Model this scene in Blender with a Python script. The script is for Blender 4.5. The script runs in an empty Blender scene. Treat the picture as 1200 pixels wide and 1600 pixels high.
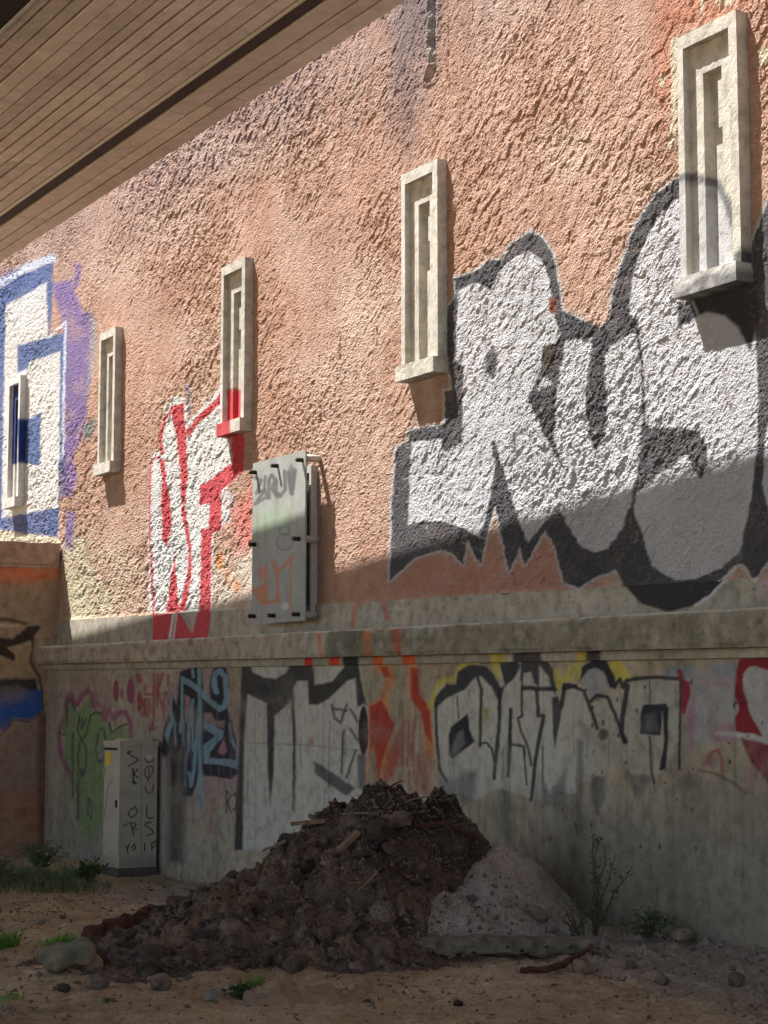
import bpy, bmesh, math, random
import numpy as np
from mathutils import Vector, Matrix

random.seed(7)
RNG = np.random.default_rng(11)
scene = bpy.context.scene
COL = scene.collection

# ------------------------------------------------------------------ camera
F, CX, CY, HOR = 2800.0, 600.0, 800.0, 1105.0      # focal length, centre, eye level of the photograph (px of 1200x1600)
PITCH = math.atan((HOR - CY) / F)
CAM = np.array([0.0, 0.0, 1.6])
cam_data = bpy.data.cameras.new('camera')
cam_data.sensor_fit = 'VERTICAL'
cam_data.sensor_height = 24.0
cam_data.sensor_width = 18.0
cam_data.lens = F / 1600.0 * 24.0
cam_data.clip_start = 0.1
cam_data.clip_end = 2000.0
cam = bpy.data.objects.new('camera', cam_data)
COL.objects.link(cam)
cam.location = CAM
cam.rotation_euler = (math.pi / 2 + PITCH, 0, 0)
scene.camera = cam

# geometry of the place: the house wall recedes to the left
def ray(px, py):
    x = (px - CX) / F
    y = -(py - CY) / F
    c, s = math.cos(PITCH), math.sin(PITCH)
    return np.array([x, c - y * s, s + y * c])
_d = ray(-1075, HOR); _d = _d / np.linalg.norm(_d)
U = -_d                                             # along the wall, to the right
N = np.array([U[1], -U[0], 0.0])
if N[1] > 0: N = -N                                 # out of the wall
_r = ray(1200, 1490)
P0 = CAM + _r * (-1.6 / _r[2])
O = P0 - U * np.dot(P0, U); O[2] = 0.0
def W(px, py, o=0.0):
    """a photo point measured on the wall (or a plane o metres in front of it) -> (u, v)"""
    r = ray(px, py)
    t = np.dot(O + N * o - CAM, N) / np.dot(r, N)
    p = CAM + r * t
    return float(np.dot(p - O, U)), float(p[2])
def P(u, v, o=0.0):
    q = O + U * u + N * o
    return Vector((q[0], q[1], v))
def PA(u, v, o):
    u = np.asarray(u, float); v = np.asarray(v, float); o = np.asarray(o, float) + 0 * u
    return np.stack([O[0] + U[0] * u + N[0] * o, O[1] + U[1] * u + N[1] * o, v + 0 * u], -1)
def chart_xy(co):
    """measuring chart of the wall: surface point -> coordinates in which the paintwork was traced"""
    d = co - CAM
    c, s = math.cos(PITCH), math.sin(PITCH)
    z = d[..., 1] * c + d[..., 2] * s
    y = -d[..., 1] * s + d[..., 2] * c
    return CX + F * d[..., 0] / z, CY - F * y / z
def G(px, py, z=0.0):
    r = ray(px, py); t = (z - 1.6) / r[2]
    p = CAM + r * t
    return Vector((p[0], p[1], z))

# ------------------------------------------------------------------ sun, sky, exposure
L = -N + 1.15 * U + np.array([0, 0, -2.85]); L = L / np.linalg.norm(L)   # direction the sunlight travels
sun_el = math.asin(-L[2]); sun_az = math.atan2(-L[0], -L[1])
world = bpy.data.worlds.new('World'); scene.world = world; world.use_nodes = True
wn = world.node_tree.nodes; wl = world.node_tree.links
sky = wn.new('ShaderNodeTexSky'); sky.sky_type = 'NISHITA'; sky.sun_disc = False
sky.sun_elevation = sun_el; sky.sun_rotation = sun_az
wl.new(sky.outputs[0], wn['Background'].inputs[0]); wn['Background'].inputs[1].default_value = 0.095
sl = bpy.data.lights.new('sun', 'SUN'); sl.energy = 5.0; sl.angle = math.radians(0.55); sl.color = (1.0, 0.97, 0.92)
so = bpy.data.objects.new('sun', sl); COL.objects.link(so)
so.rotation_euler = Vector(L).to_track_quat('-Z', 'Y').to_euler(); so.location = (-6, -4, 20)
vs = scene.view_settings
vs.view_transform = 'Standard'; vs.look = 'None'; vs.gamma = 1.0; vs.use_curve_mapping = False
vs.exposure = 1.42
scene.cycles.max_bounces = 4; scene.cycles.diffuse_bounces = 4; scene.cycles.adaptive_threshold = 0.03
scene.cycles.use_denoising = True

# ------------------------------------------------------------------ helpers
def lin(r, g, b):
    def f(c):
        c /= 255.0
        return c / 12.92 if c <= 0.04045 else ((c + 0.055) / 1.055) ** 2.4
    return (f(r), f(g), f(b))

lin0 = lin
_T = {}
def vn(x, y, seed=0):
    if seed not in _T: _T[seed] = np.random.default_rng(seed + 100).random((256, 256)).astype(np.float32)
    T = _T[seed]
    xi = np.floor(x).astype(np.int64); yi = np.floor(y).astype(np.int64)
    fx = x - xi; fy = y - yi
    fx = fx * fx * (3 - 2 * fx); fy = fy * fy * (3 - 2 * fy)
    a = xi & 255; b = (xi + 1) & 255; c = yi & 255; d = (yi + 1) & 255
    return (T[a, c] * (1 - fx) + T[b, c] * fx) * (1 - fy) + (T[a, d] * (1 - fx) + T[b, d] * fx) * fy
def fbm(x, y, octv=4, seed=0, gain=0.5):
    s = 0; a = 1; t = 0
    for i in range(octv):
        s = s + a * vn(x * 2 ** i + 17.3 * i, y * 2 ** i - 9.1 * i, seed + i); t += a; a *= gain
    return s / t
def sstep(a, b, x):
    t = np.clip((x - a) / (b - a), 0, 1); return t * t * (3 - 2 * t)

def link(name, me, material=None, parent=None, kind=None, label=None, cat=None, group=None):
    o = bpy.data.objects.new(name, me); COL.objects.link(o)
    if material is not None and not me.materials: me.materials.append(material)
    if parent is not None: o.parent = parent
    if kind: o['kind'] = kind
    if label: o['label'] = label
    if cat: o['category'] = cat
    if group: o['group'] = group
    return o
def empty(name, loc, label, cat, group=None, rot=(0, 0, 0)):
    o = bpy.data.objects.new(name, None); COL.objects.link(o)
    o.location = loc; o.rotation_euler = rot; o['label'] = label; o['category'] = cat
    o.empty_display_size = 0.1
    if group: o['group'] = group
    return o
def adopt(child, parent):
    """parent that keeps world placement"""
    child.parent = parent
    pm = parent.matrix_basis.copy(); q = parent.parent
    while q is not None: pm = q.matrix_basis @ pm; q = q.parent
    child.matrix_parent_inverse = pm.inverted()
    return child

def mesh_from(name, co, faces, smooth=True, rgba=None):
    me = bpy.data.meshes.new(name)
    co = np.asarray(co, np.float32).reshape(-1, 3); faces = np.asarray(faces, np.int32)
    nf, k = faces.shape
    me.vertices.add(len(co)); me.vertices.foreach_set('co', co.ravel())
    me.loops.add(nf * k); me.loops.foreach_set('vertex_index', faces.ravel())
    me.polygons.add(nf)
    me.polygons.foreach_set('loop_start', np.arange(0, nf * k, k, dtype=np.int32))
    me.polygons.foreach_set('loop_total', np.full(nf, k, np.int32))
    me.polygons.foreach_set('use_smooth', np.full(nf, smooth, bool))
    me.update(calc_edges=True)
    if rgba is not None:
        at = me.color_attributes.new('paint', 'FLOAT_COLOR', 'POINT')
        at.data.foreach_set('color', np.asarray(rgba, np.float32).ravel())
    return me
def grid_faces(nr, nc):
    i = np.arange((nr - 1) * (nc - 1)); r = i // (nc - 1); c = i % (nc - 1)
    a = r * nc + c
    return np.stack([a, a + 1, a + nc + 1, a + nc], -1)

# ---- spray paint: colours laid on surface vertices
class Chart:
    def __init__(s, x, y, warp=1.6, scale=9.0, seed=50):
        s.shape = x.shape
        x = x.ravel(); y = y.ravel()
        s.x = x + warp * 2 * (fbm(x / scale, y / scale, 3, seed) - 0.5)
        s.y = y + warp * 2 * (fbm(x / scale, y / scale, 3, seed + 9) - 0.5)
        s.grain = fbm(x / 3.1, y / 3.1, 2, seed + 20)
        s.wear = fbm(x / 14, y / 26, 4, seed + 30)
        s.c = np.zeros((x.size, 4), np.float32)
    def _put(s, idx, a, col, wear=0.0):
        if wear: a = a * np.clip(1 - wear * 2.2 * np.clip(s.wear[idx] - 0.5 + 0.25 * (s.grain[idx] - .5), 0, 1) * 2, 0, 1)
        c = s.c[idx]; a = a[:, None].astype(np.float32)
        ao = a[:, 0] + c[:, 3] * (1 - a[:, 0])
        rgb = (np.asarray(col, np.float32)[None] * a + c[:, :3] * c[:, 3:4] * (1 - a)) / np.maximum(ao, 1e-5)[:, None]
        s.c[idx, :3] = rgb; s.c[idx, 3] = ao
    def _sel(s, p, m):
        return np.nonzero((s.x > p[:, 0].min() - m) & (s.x < p[:, 0].max() + m) & (s.y > p[:, 1].min() - m) & (s.y < p[:, 1].max() + m))[0]
    def poly(s, pts, col, soft=1.6, op=1.0, wear=0.0):
        p = np.asarray(pts, float); idx = s._sel(p, soft + 2)
        if not idx.size: return
        x = s.x[idx]; y = s.y[idx]; ins = np.zeros(idx.size, bool); d2 = np.full(idx.size, 1e9)
        for (x0, y0), (x1, y1) in zip(p, np.roll(p, -1, 0)):
            if y0 != y1:
                ins ^= ((y0 > y) != (y1 > y)) & (x < (x1 - x0) * (y - y0) / (y1 - y0) + x0)
            dx, dy = x1 - x0, y1 - y0; l2 = dx * dx + dy * dy + 1e-9
            t = np.clip(((x - x0) * dx + (y - y0) * dy) / l2, 0, 1)
            d2 = np.minimum(d2, (x - x0 - t * dx) ** 2 + (y - y0 - t * dy) ** 2)
        sd = np.sqrt(d2) * np.where(ins, 1, -1)
        s._put(idx, np.clip(0.5 + sd / soft, 0, 1) * op, col, wear)
    def line(s, pts, w, col, soft=1.6, op=1.0, wear=0.0, closed=False):
        p = np.asarray(pts, float)
        if closed: p = np.vstack([p, p[:1]])
        idx = s._sel(p, w + soft)
        if not idx.size: return
        x = s.x[idx]; y = s.y[idx]; d2 = np.full(idx.size, 1e9)
        for (x0, y0), (x1, y1) in zip(p[:-1], p[1:]):
            dx, dy = x1 - x0, y1 - y0; l2 = dx * dx + dy * dy + 1e-9
            t = np.clip(((x - x0) * dx + (y - y0) * dy) / l2, 0, 1)
            d2 = np.minimum(d2, (x - x0 - t * dx) ** 2 + (y - y0 - t * dy) ** 2)
        s._put(idx, np.clip(0.5 + (w / 2 - np.sqrt(d2)) / soft, 0, 1) * op, col, wear)
    def ell(s, cx, cy, rx, ry, col, soft=1.6, op=1.0, wear=0.0):
        a = np.linspace(0, 2 * math.pi, 18, endpoint=False)
        s.poly(np.stack([cx + rx * np.cos(a), cy + ry * np.sin(a)], -1), col, soft, op, wear)
    def ring(s, cx, cy, rx, ry, w, col, soft=1.6, op=1.0):
        a = np.linspace(0, 2 * math.pi, 18)
        s.line(np.stack([cx + rx * np.cos(a), cy + ry * np.sin(a)], -1), w, col, soft, op)
def Z(x0, y0, k, pts):
    return [(x0 + a / k, y0 + b / k) for a, b in pts]

# ---- materials
def new_mat(name, rough=0.9):
    m = bpy.data.materials.new(name); m.use_nodes = True
    nt = m.node_tree; b = nt.nodes['Principled BSDF']
    b.inputs['Roughness'].default_value = rough
    b.inputs['Specular IOR Level'].default_value = 0.25
    return m, nt, b
def node(nt, t, **kw):
    n = nt.nodes.new(t)
    for k, v in kw.items():
        if k.startswith('i_'): n.inputs[k[2:].replace('_', ' ')].default_value = v
        else: setattr(n, k, v)
    return n
def noise(nt, scale, detail=4, rough=0.55, coord=None, stretch=None, dist=0.0):
    n = nt.nodes.new('ShaderNodeTexNoise')
    n.inputs['Scale'].default_value = scale; n.inputs['Detail'].default_value = detail
    n.inputs['Roughness'].default_value = rough; n.inputs['Distortion'].default_value = dist
    if coord is None:
        g = nt.nodes.new('ShaderNodeNewGeometry'); coord = g.outputs['Position']
    if stretch:
        mp = nt.nodes.new('ShaderNodeMapping'); mp.inputs['Scale'].default_value = stretch
        nt.links.new(coord, mp.inputs['Vector']); coord = mp.outputs['Vector']
    nt.links.new(coord, n.inputs['Vector'])
    return n.outputs['Fac']
def ramp(nt, fac, stops):
    r = nt.nodes.new('ShaderNodeValToRGB'); e = r.color_ramp.elements
    while len(e) < len(stops): e.new(0.5)
    for k, (p, c) in enumerate(stops):
        e[k].position = p; e[k].color = (*c, 1) if len(c) == 3 else c
    nt.links.new(fac, r.inputs['Fac']); return r.outputs['Color']
def mix(nt, fac, a, b, mode='MIX'):
    m = nt.nodes.new('ShaderNodeMix'); m.data_type = 'RGBA'; m.blend_type = mode
    for s, v in ((m.inputs[0], fac), (m.inputs[6], a), (m.inputs[7], b)):
        if isinstance(v, (int, float)): s.default_value = v
        elif isinstance(v, tuple): s.default_value = (*v, 1)
        else: nt.links.new(v, s)
    return m.outputs[2]
def math_n(nt, op, a, b=0.0):
    m = nt.nodes.new('ShaderNodeMath'); m.operation = op
    for s, v in ((m.inputs[0], a), (m.inputs[1], b)):
        if isinstance(v, (int, float)): s.default_value = v
        else: nt.links.new(v, s)
    return m.outputs[0]
def bump(nt, bsdf, height, strength=0.5, dist=0.01, prev=None):
    b = nt.nodes.new('ShaderNodeBump'); b.inputs['Strength'].default_value = strength; b.inputs['Distance'].default_value = dist
    nt.links.new(height, b.inputs['Height'])
    if prev is not None: nt.links.new(prev, b.inputs['Normal'])
    nt.links.new(b.outputs['Normal'], bsdf.inputs['Normal']); return b.outputs['Normal']
def paint_over(nt, base):
    a = nt.nodes.new('ShaderNodeAttribute'); a.attribute_name = 'paint'
    return mix(nt, a.outputs['Alpha'], base, a.outputs['Color'])
def obj_coord(nt):
    t = nt.nodes.new('ShaderNodeTexCoord'); return t.outputs['Object']

def mat_stucco():
    m, nt, b = new_mat('stucco', 0.95)
    n1 = noise(nt, 0.45, 2, 0.6); n2 = noise(nt, 7, 3, 0.65); n3 = noise(nt, 1.3, 2, 0.6, stretch=(1, 1, 0.35))
    base = ramp(nt, n1, [(0.30, lin(174, 136, 112)), (0.52, lin(182, 147, 128)), (0.72, lin(184, 156, 143))])
    base = mix(nt, 0.55, base, ramp(nt, n2, [(0.25, lin(134, 100, 80)), (0.5, lin(180, 146, 126)), (0.78, lin(212, 188, 172))]))
    base = mix(nt, 0.35, base, ramp(nt, n3, [(0.35, lin(154, 112, 90)), (0.65, lin(186, 154, 140))]))
    c = paint_over(nt, base)
    n4 = noise(nt, 60, 2, 0.7)
    c = mix(nt, 1.0, c, ramp(nt, n4, [(0.2, (0.72, 0.70, 0.68)), (0.55, (1, 1, 1))]), 'MULTIPLY')
    nt.links.new(c, b.inputs['Base Color'])
    bump(nt, b, n4, 1.0, 0.02)
    return m
def mat_concrete(name, a, bb, cc, bumps=0.35, paint=True, streak=0.4, fine=40, grime=0.8):
    m, nt, b = new_mat(name, 0.88)
    n1 = noise(nt, 1.1, 3, 0.62); n2 = noise(nt, 9, 4, 0.65); n3 = noise(nt, 3.0, 3, 0.6, stretch=(1, 1, 0.12)) if streak else None; n4 = noise(nt, fine, 3, 0.7)
    base = ramp(nt, n1, [(0.3, a), (0.52, bb), (0.74, cc)])
    base = mix(nt, 0.35, base, ramp(nt, n2, [(0.3, a), (0.7, cc)]))
    if streak: base = mix(nt, streak, base, mix(nt, 1.0, base, ramp(nt, n3, [(0.35, (0.45, 0.44, 0.42)), (0.6, (1, 1, 1))]), 'MULTIPLY'))
    c = paint_over(nt, base) if paint else base
    c = mix(nt, grime, c, mix(nt, 1.0, c, ramp(nt, n2, [(0.28, (0.6, 0.58, 0.55)), (0.55, (1, 1, 1))]), 'MULTIPLY'))
    pits = ramp(nt, n4, [(0.26, (0.35, 0.33, 0.31)), (0.34, (1, 1, 1))])
    c = mix(nt, grime, c, mix(nt, 1.0, c, pits, 'MULTIPLY'))
    nt.links.new(c, b.inputs['Base Color'])
    bump(nt, b, n4, bumps, 0.012)
    return m
def mat_soil(name, a, bb, cc, sc=6.0, bs=0.8, paint=True, rough=1.0):
    m, nt, b = new_mat(name, rough)
    n1 = noise(nt, sc * 0.25, 2, 0.6); n2 = noise(nt, sc * 2, 4, 0.7); n3 = noise(nt, sc * 12, 2, 0.7)
    base = ramp(nt, n1, [(0.3, a), (0.5, bb), (0.72, cc)])
    base = mix(nt, 0.5, base, ramp(nt, n2, [(0.28, a), (0.5, bb), (0.75, cc)]))
    c = paint_over(nt, base) if paint else base
    c = mix(nt, 1.0, c, ramp(nt, n3, [(0.25, (0.55, 0.52, 0.5)), (0.5, (1, 1, 1)), (0.78, (1.25, 1.22, 1.2))]), 'MULTIPLY')
    nt.links.new(c, b.inputs['Base Color'])
    bump(nt, b, n3, bs, 0.015)
    return m
def mat_simple(name, c1, c2, sc=20, rough=0.8, bs=0.2, metal=0.0, paint=False, random_tint=False):
    m, nt, b = new_mat(name, rough)
    n = noise(nt, sc, 4, 0.6)
    base = ramp(nt, n, [(0.3, c1), (0.7, c2)])
    if random_tint:
        oi = nt.nodes.new('ShaderNodeObjectInfo')
        base = mix(nt, 1.0, base, ramp(nt, oi.outputs['Random'], [(0, (0.5, 0.48, 0.46)), (0.5, (1, 1, 1)), (0.85, (1.7, 1.6, 1.5)), (1, (2.6, 2.5, 2.4))]), 'MULTIPLY')
    if paint: base = paint_over(nt, base)
    nt.links.new(base, b.inputs['Base Color']); b.inputs['Metallic'].default_value = metal
    bump(nt, b, n, bs, 0.005)
    return m
def mat_leaf(name, c1, c2):
    m, nt, b = new_mat(name, 0.6)
    n = noise(nt, 14, 3); nt.links.new(ramp(nt, n, [(0.3, c1), (0.7, c2)]), b.inputs['Base Color'])
    b.inputs['Subsurface Weight'].default_value = 0.0
    tr = nt.nodes.new('ShaderNodeBsdfTranslucent'); nt.links.new(ramp(nt, n, [(0.3, c1), (0.7, c2)]), tr.inputs['Color'])
    ms = nt.nodes.new('ShaderNodeMixShader'); ms.inputs[0].default_value = 0.3
    nt.links.new(b.outputs[0], ms.inputs[1]); nt.links.new(tr.outputs[0], ms.inputs[2])
    nt.links.new(ms.outputs[0], nt.nodes['Material Output'].inputs['Surface'])
    return m

M = {}
M['stucco'] = mat_stucco()
M['plinth'] = mat_concrete('plinth_concrete', lin(150, 134, 112), lin(174, 157, 133), lin(192, 176, 152), 0.3, True, 0.5, 30)
M['band'] = mat_concrete('band_concrete', lin(150, 142, 128), lin(172, 164, 150), lin(190, 182, 168), 0.35, True, 0.4)
M['cornice'] = mat_concrete('cornice_concrete', lin(144, 132, 114), lin(168, 156, 138), lin(186, 174, 156), 0.35, True, 0.3)
M['precast'] = mat_concrete('precast_concrete', lin(172, 167, 155), lin(192, 187, 176), lin(206, 202, 192), 0.4, True, 0.1, 55)
M['soffit'] = mat_concrete('soffit_concrete', lin(150, 132, 114), lin(172, 154, 136), lin(186, 168, 150), 0.25, False, 0.1, 60)
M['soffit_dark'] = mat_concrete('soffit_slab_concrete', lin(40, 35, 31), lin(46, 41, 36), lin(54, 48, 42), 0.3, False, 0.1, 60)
M['sidewall'] = mat_concrete('side_wall_render', lin(146, 124, 102), lin(168, 144, 120), lin(182, 160, 136), 0.35, True, 0.4, 30)
M['coping'] = mat_concrete('coping_render', lin(148, 122, 102), lin(168, 140, 120), lin(184, 158, 138), 0.4, False, 0.3, 40)
M['ground'] = mat_soil('dirt_ground', lin(118, 98, 72), lin(164, 141, 108), lin(194, 172, 138), 3.0, 1.0)
M['pile'] = mat_soil('pile_soil', lin(42, 34, 30), lin(76, 62, 53), lin(120, 101, 87), 6.0, 1.0)
M['sand'] = mat_soil('grey_sand', lin(146, 128, 116), lin(170, 151, 138), lin(188, 170, 156), 9.0, 0.8, False)
M['clod'] = mat_simple('soil_clod', lin(46, 38, 33), lin(96, 80, 69), 14, 1.0, 0.9, random_tint=True)
M['stone'] = mat_simple('loose_stone', lin(96, 84, 72), lin(134, 120, 106), 18, 0.95, 0.8, random_tint=True)
M['greenstone'] = mat_simple('mossy_concrete', lin(72, 78, 60), lin(140, 122, 100), 9, 0.95, 1.0)
M['tanstone'] = mat_simple('tan_stone', lin(128, 104, 80), lin(150, 126, 100), 14, 0.95, 0.7)
M['wood'] = mat_simple('weathered_wood', lin(84, 74, 62), lin(136, 122, 104), 14, 0.9, 0.6)
M['palewood'] = mat_simple('split_wood', lin(104, 80, 62), lin(144, 116, 92), 16, 0.9, 0.6)
M['darkwood'] = mat_simple('rotten_wood', lin(60, 36, 28), lin(96, 62, 48), 16, 0.95, 0.7)
M['cloth'] = mat_simple('dusty_sheet', lin(128, 102, 78), lin(152, 124, 98), 9, 0.95, 0.5)
M['steel'] = mat_simple('painted_steel', lin(138, 140, 134), lin(160, 161, 156), 5, 0.55, 0.08, paint=True)
M['white_metal'] = mat_simple('white_metal', lin(172, 170, 166), lin(190, 188, 184), 20, 0.55, 0.1)
M['tube'] = mat_simple('spacer_tube', lin(176, 168, 156), lin(196, 188, 174), 20, 0.6, 0.1)
M['bolt'] = mat_simple('rusty_bolt', lin(44, 32, 30), lin(66, 48, 44), 60, 0.7, 0.3)
M['mesh_dark'] = mat_simple('vent_inside', lin(40, 38, 36), lin(52, 50, 48), 30, 0.9, 0.1)
M['wire'] = mat_simple('vent_wire', lin(120, 116, 110), lin(140, 136, 130), 30, 0.6, 0.1)
M['cabinet'] = mat_simple('cabinet_polyester', lin(168, 156, 138), lin(184, 172, 154), 3, 0.6, 0.06, paint=True)
M['sticker'] = mat_simple('yellow_sticker', lin(212, 176, 40), lin(226, 190, 60), 30, 0.6, 0.05)
M['leaf_dark'] = mat_leaf('shrub_leaf', lin(44, 62, 30), lin(78, 96, 50))
M['leaf_shrub'] = mat_leaf('bush_leaf', lin(84, 96, 64), lin(124, 134, 94))
M['leaf_fresh'] = mat_leaf('grass_blade', lin(84, 120, 44), lin(118, 152, 66))
M['leaf_grey'] = mat_leaf('sapling_leaf', lin(76, 84, 64), lin(104, 110, 84))
M['stem'] = mat_simple('plant_stem', lin(70, 62, 44), lin(96, 86, 62), 30, 0.9, 0.3)

def join_boxes(name, boxes, material, parent=None, mapper=None, step=None, chart=None, jitter=0.0, **kw):
    """boxes in (u0,u1,v0,v1,o0,o1) on the wall frame, one mesh; faces subdivided by step, edges worn by jitter"""
    cos = []; fcs = []; base = 0
    for (a0, a1, b0, b1, c0, c1) in boxes:
        def n(l): return max(1, int(math.ceil(abs(l) / step))) if step else 1
        na, nb, nc = n(a1 - a0), n(b1 - b0), n(c1 - c0)
        A = np.linspace(a0, a1, na + 1); B = np.linspace(b0, b1, nb + 1); Cc = np.linspace(c0, c1, nc + 1)
        for ax, const, X, Y, flip in ((2, c1, A, B, 0), (2, c0, A, B, 1), (0, a0, B, Cc, 0), (0, a1, B, Cc, 1), (1, b0, A, Cc, 1), (1, b1, A, Cc, 0)):
            xx, yy = np.meshgrid(X, Y)
            if ax == 2: q = np.stack([xx, yy, 0 * xx + const], -1)
            elif ax == 0: q = np.stack([0 * xx + const, xx, yy], -1)
            else: q = np.stack([xx, 0 * xx + const, yy], -1)
            f = grid_faces(len(Y), len(X))
            cos.append(q.reshape(-1, 3)); fcs.append(f + base); base += q.shape[0] * q.shape[1]
    co = np.concatenate(cos); f = np.concatenate(fcs)
    if jitter:
        key = co * 60.0
        for k in range(3):
            co[:, k] += jitter * 2 * (fbm(key[:, (k + 1) % 3] * 1.7 + key[:, k] * .9, key[:, (k + 2) % 3] * 1.3 + k * 7, 3, 70 + k) - 0.5)
    rgba = np.zeros((len(co), 4), np.float32)
    if chart is not None:
        x, y = chart_xy(PA(co[:, 0], co[:, 1], np.full(len(co), 0.1)))
        ch = Chart(x, y, warp=0.6); chart(ch); rgba = ch.c
    wco = PA(co[:, 0], co[:, 1], co[:, 2]) if mapper is None else mapper(co)
    me = mesh_from(name, wco, f, False, rgba)
    bm = bmesh.new(); bm.from_mesh(me); bmesh.ops.remove_doubles(bm, verts=bm.verts, dist=1e-5)
    bmesh.ops.recalc_face_normals(bm, faces=bm.faces); bm.to_mesh(me); bm.free()
    o = link(name, me, material, None, **kw)
    if parent is not None: o.parent = parent
    return o

# =================================================================== GROUND
def ground_z(x, y):
    """bare ground before the small relief"""
    o = (x - O[0]) * N[0] + (y - O[1]) * N[1]                     # distance from wall
    z = -0.25 * sstep(12.2, 18.8, y) * sstep(1.6, -1.0, x)
    z = z + 0.02 * sstep(1.3, 0.15, o) * sstep(-1.5, 1.2, x) * (y < 30)
    return z
def ground_rel(x, y):
    o = (x - O[0]) * N[0] + (y - O[1]) * N[1]
    near = sstep(40, 20, np.abs(y) + np.abs(x))
    r = 0.07 * (fbm(x * 1.1, y * 1.1, 3, 1) - 0.5) + 0.06 * (fbm(x * 4, y * 2.6, 4, 5) - 0.5) + .02 * np.abs(fbm(x * 2.2, y * 6, 3, 15) - .5)
    lump = np.clip(fbm(x * 13, y * 11, 3, 9) - 0.5, 0, 1)
    rub = sstep(2.3, 0.7, o) * sstep(-3.0, 0.8, x)
    return r * near + lump * (0.05 + 0.08 * rub) * near, rub
xs = np.concatenate([np.linspace(-220, -9, 14), np.linspace(-8, -3.4, 70), np.linspace(-3.38, 3.6, 430), np.linspace(3.7, 8, 40), np.linspace(9, 220, 14)])
ys = np.concatenate([np.linspace(-200, 0, 12), np.linspace(1, 8.4, 40), 8.5 * (23.5 / 8.5) ** np.linspace(0, 1, 420), np.linspace(24, 250, 16)])
gx, gy = np.meshgrid(xs, ys)
gr, grub = ground_rel(gx, gy)
gz = ground_z(gx, gy) + gr
grgba = np.zeros(gx.shape + (4,), np.float32)
grey = lin(138, 124, 110)
grgba[..., :3] = grey
m1 = np.clip(grub * 1.5 * (0.4 + fbm(gx * 2.5, gy * 2.5, 3, 31)), 0, 1) * sstep(0.25, 0.55, fbm(gx * 1.3, gy * 0.9, 3, 33) + 0.35 * grub)
m2 = sstep(0.9, 0.3, np.hypot((gx + 1.9) / 1.5, (gy - 18.0) / 1.8))     # grey dust round the cabinet
grgba[..., 3] = np.clip(m1 + 0.7 * m2, 0, 1) * 0.9
ground = link('ground', mesh_from('ground', np.stack([gx, gy, gz], -1), grid_faces(len(ys), len(xs)), True, grgba), M['ground'], kind='structure')
def gz_at(x, y):
    x = np.array([x], float); y = np.array([y], float)
    return float((ground_z(x, y) + ground_rel(x, y)[0])[0])
def on_ground(px, py):
    z = 0.0
    for _ in range(6):
        p = G(px, py, z); z = gz_at(p.x, p.y)
    return Vector((p.x, p.y, z))

# =================================================================== HOUSE WALL
house = empty('house', P(-14, 0, 0), 'salmon stucco house wall on concrete plinth, covered in graffiti, with five slit windows', 'building')
house_parts = []
def hp(o, label=None):
    if label: o['label'] = label
    house_parts.append(o); return o

def line_v(p, q, o):
    (u0, v0), (u1, v1) = W(*p, o), W(*q, o)
    return lambda u: v0 + (v1 - v0) * (np.asarray(u, float) - u0) / (u1 - u0)
stucco_bot = line_v((110, 970), (1200, 905), 0.0)
cor_top = line_v((54, 1010), (1200, 948), 0.30)
cor_bot = line_v((72, 1037), (1200, 1010), 0.30)
mol_bot = line_v((76, 1047), (1200, 1027), 0.20)
USIDE = -22.12

# windows: right front edge / top measured per window
WIN = [('A', W(32, 585, .105)), ('B', W(180.5, 510, .105)), ('C', W(383, 401, .105)), ('D', W(683, 247, .105)), ('E', W(1149.6, 15, .105))]
WDIM = []
for nm, (ur, vt) in WIN:
    wd = {'A': .50, 'B': .52, 'C': .575, 'D': .603, 'E': .627}[nm]
    vb = {'A': W(43, 790, 0)[1], 'B': 4.43, 'C': 4.46, 'D': 4.47, 'E': 4.47}[nm]
    WDIM.append((nm, ur - wd, ur, vb, vt))

# ---- stucco relief raster
RU, RV = 0.008, 0.0065
U0, U1, V0, V1 = -26.6, -7.6, 2.30, 8.7
nu = int((U1 - U0) / RU); nv = int((V1 - V0) / RV)
ru = U0 + np.arange(nu) * RU; rv = V0 + np.arange(nv) * RV
RUU, RVV = np.meshgrid(ru, rv)
H = 0.018 * (fbm(RUU * 1.6, RVV * 1.6, 3, 201) - 0.5)
chipfield = sstep(0.36, 0.62, fbm(RUU * 0.45 + 3, RVV * 0.6, 3, 207) + 0.12 * sstep(-9, -15, RUU))
chips = np.zeros_like(H)
for k in range(14000):
    cu = RNG.uniform(U0, U1); cv = RNG.uniform(V0, V1)
    iu = int((cu - U0) / RU); iv = int((cv - V0) / RV)
    if iu < 30 or iv < 30 or iu > nu - 31 or iv > nv - 31: continue
    if RNG.random() > 0.25 + chipfield[iv, iu]: continue
    ln = 0.03 + 0.13 * RNG.random() ** 2; wd = ln * RNG.uniform(0.18, 0.42); an = RNG.normal(0.75 if RNG.random() < .6 else 1.6, 0.45)
    r = int(ln / RV) + 2
    r = min(r, 28)
    sl_ = (slice(iv - r, iv + r + 1), slice(iu - r, iu + r + 1))
    du = RUU[sl_] - cu; dv = RVV[sl_] - cv
    a = du * math.cos(an) + dv * math.sin(an); b_ = -du * math.sin(an) + dv * math.cos(an)
    t = b_ / wd + 0.5
    if RNG.random() < 0.72: t = 1 - t
    e = (np.abs(a) < ln * (0.5 + 0.12 * np.sin(b_ * 200 + k))) & (t > 0) & (t < 1)
    h = RNG.uniform(0.002, 0.009) * np.clip(t, 0, 1) ** 1.3 * (1 - (np.abs(a) / (ln * 0.62)) ** 4)
    chips[sl_] = np.where(e & (np.abs(h) > np.abs(chips[sl_]) * 0.6), h, chips[sl_])
H += chips
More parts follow.
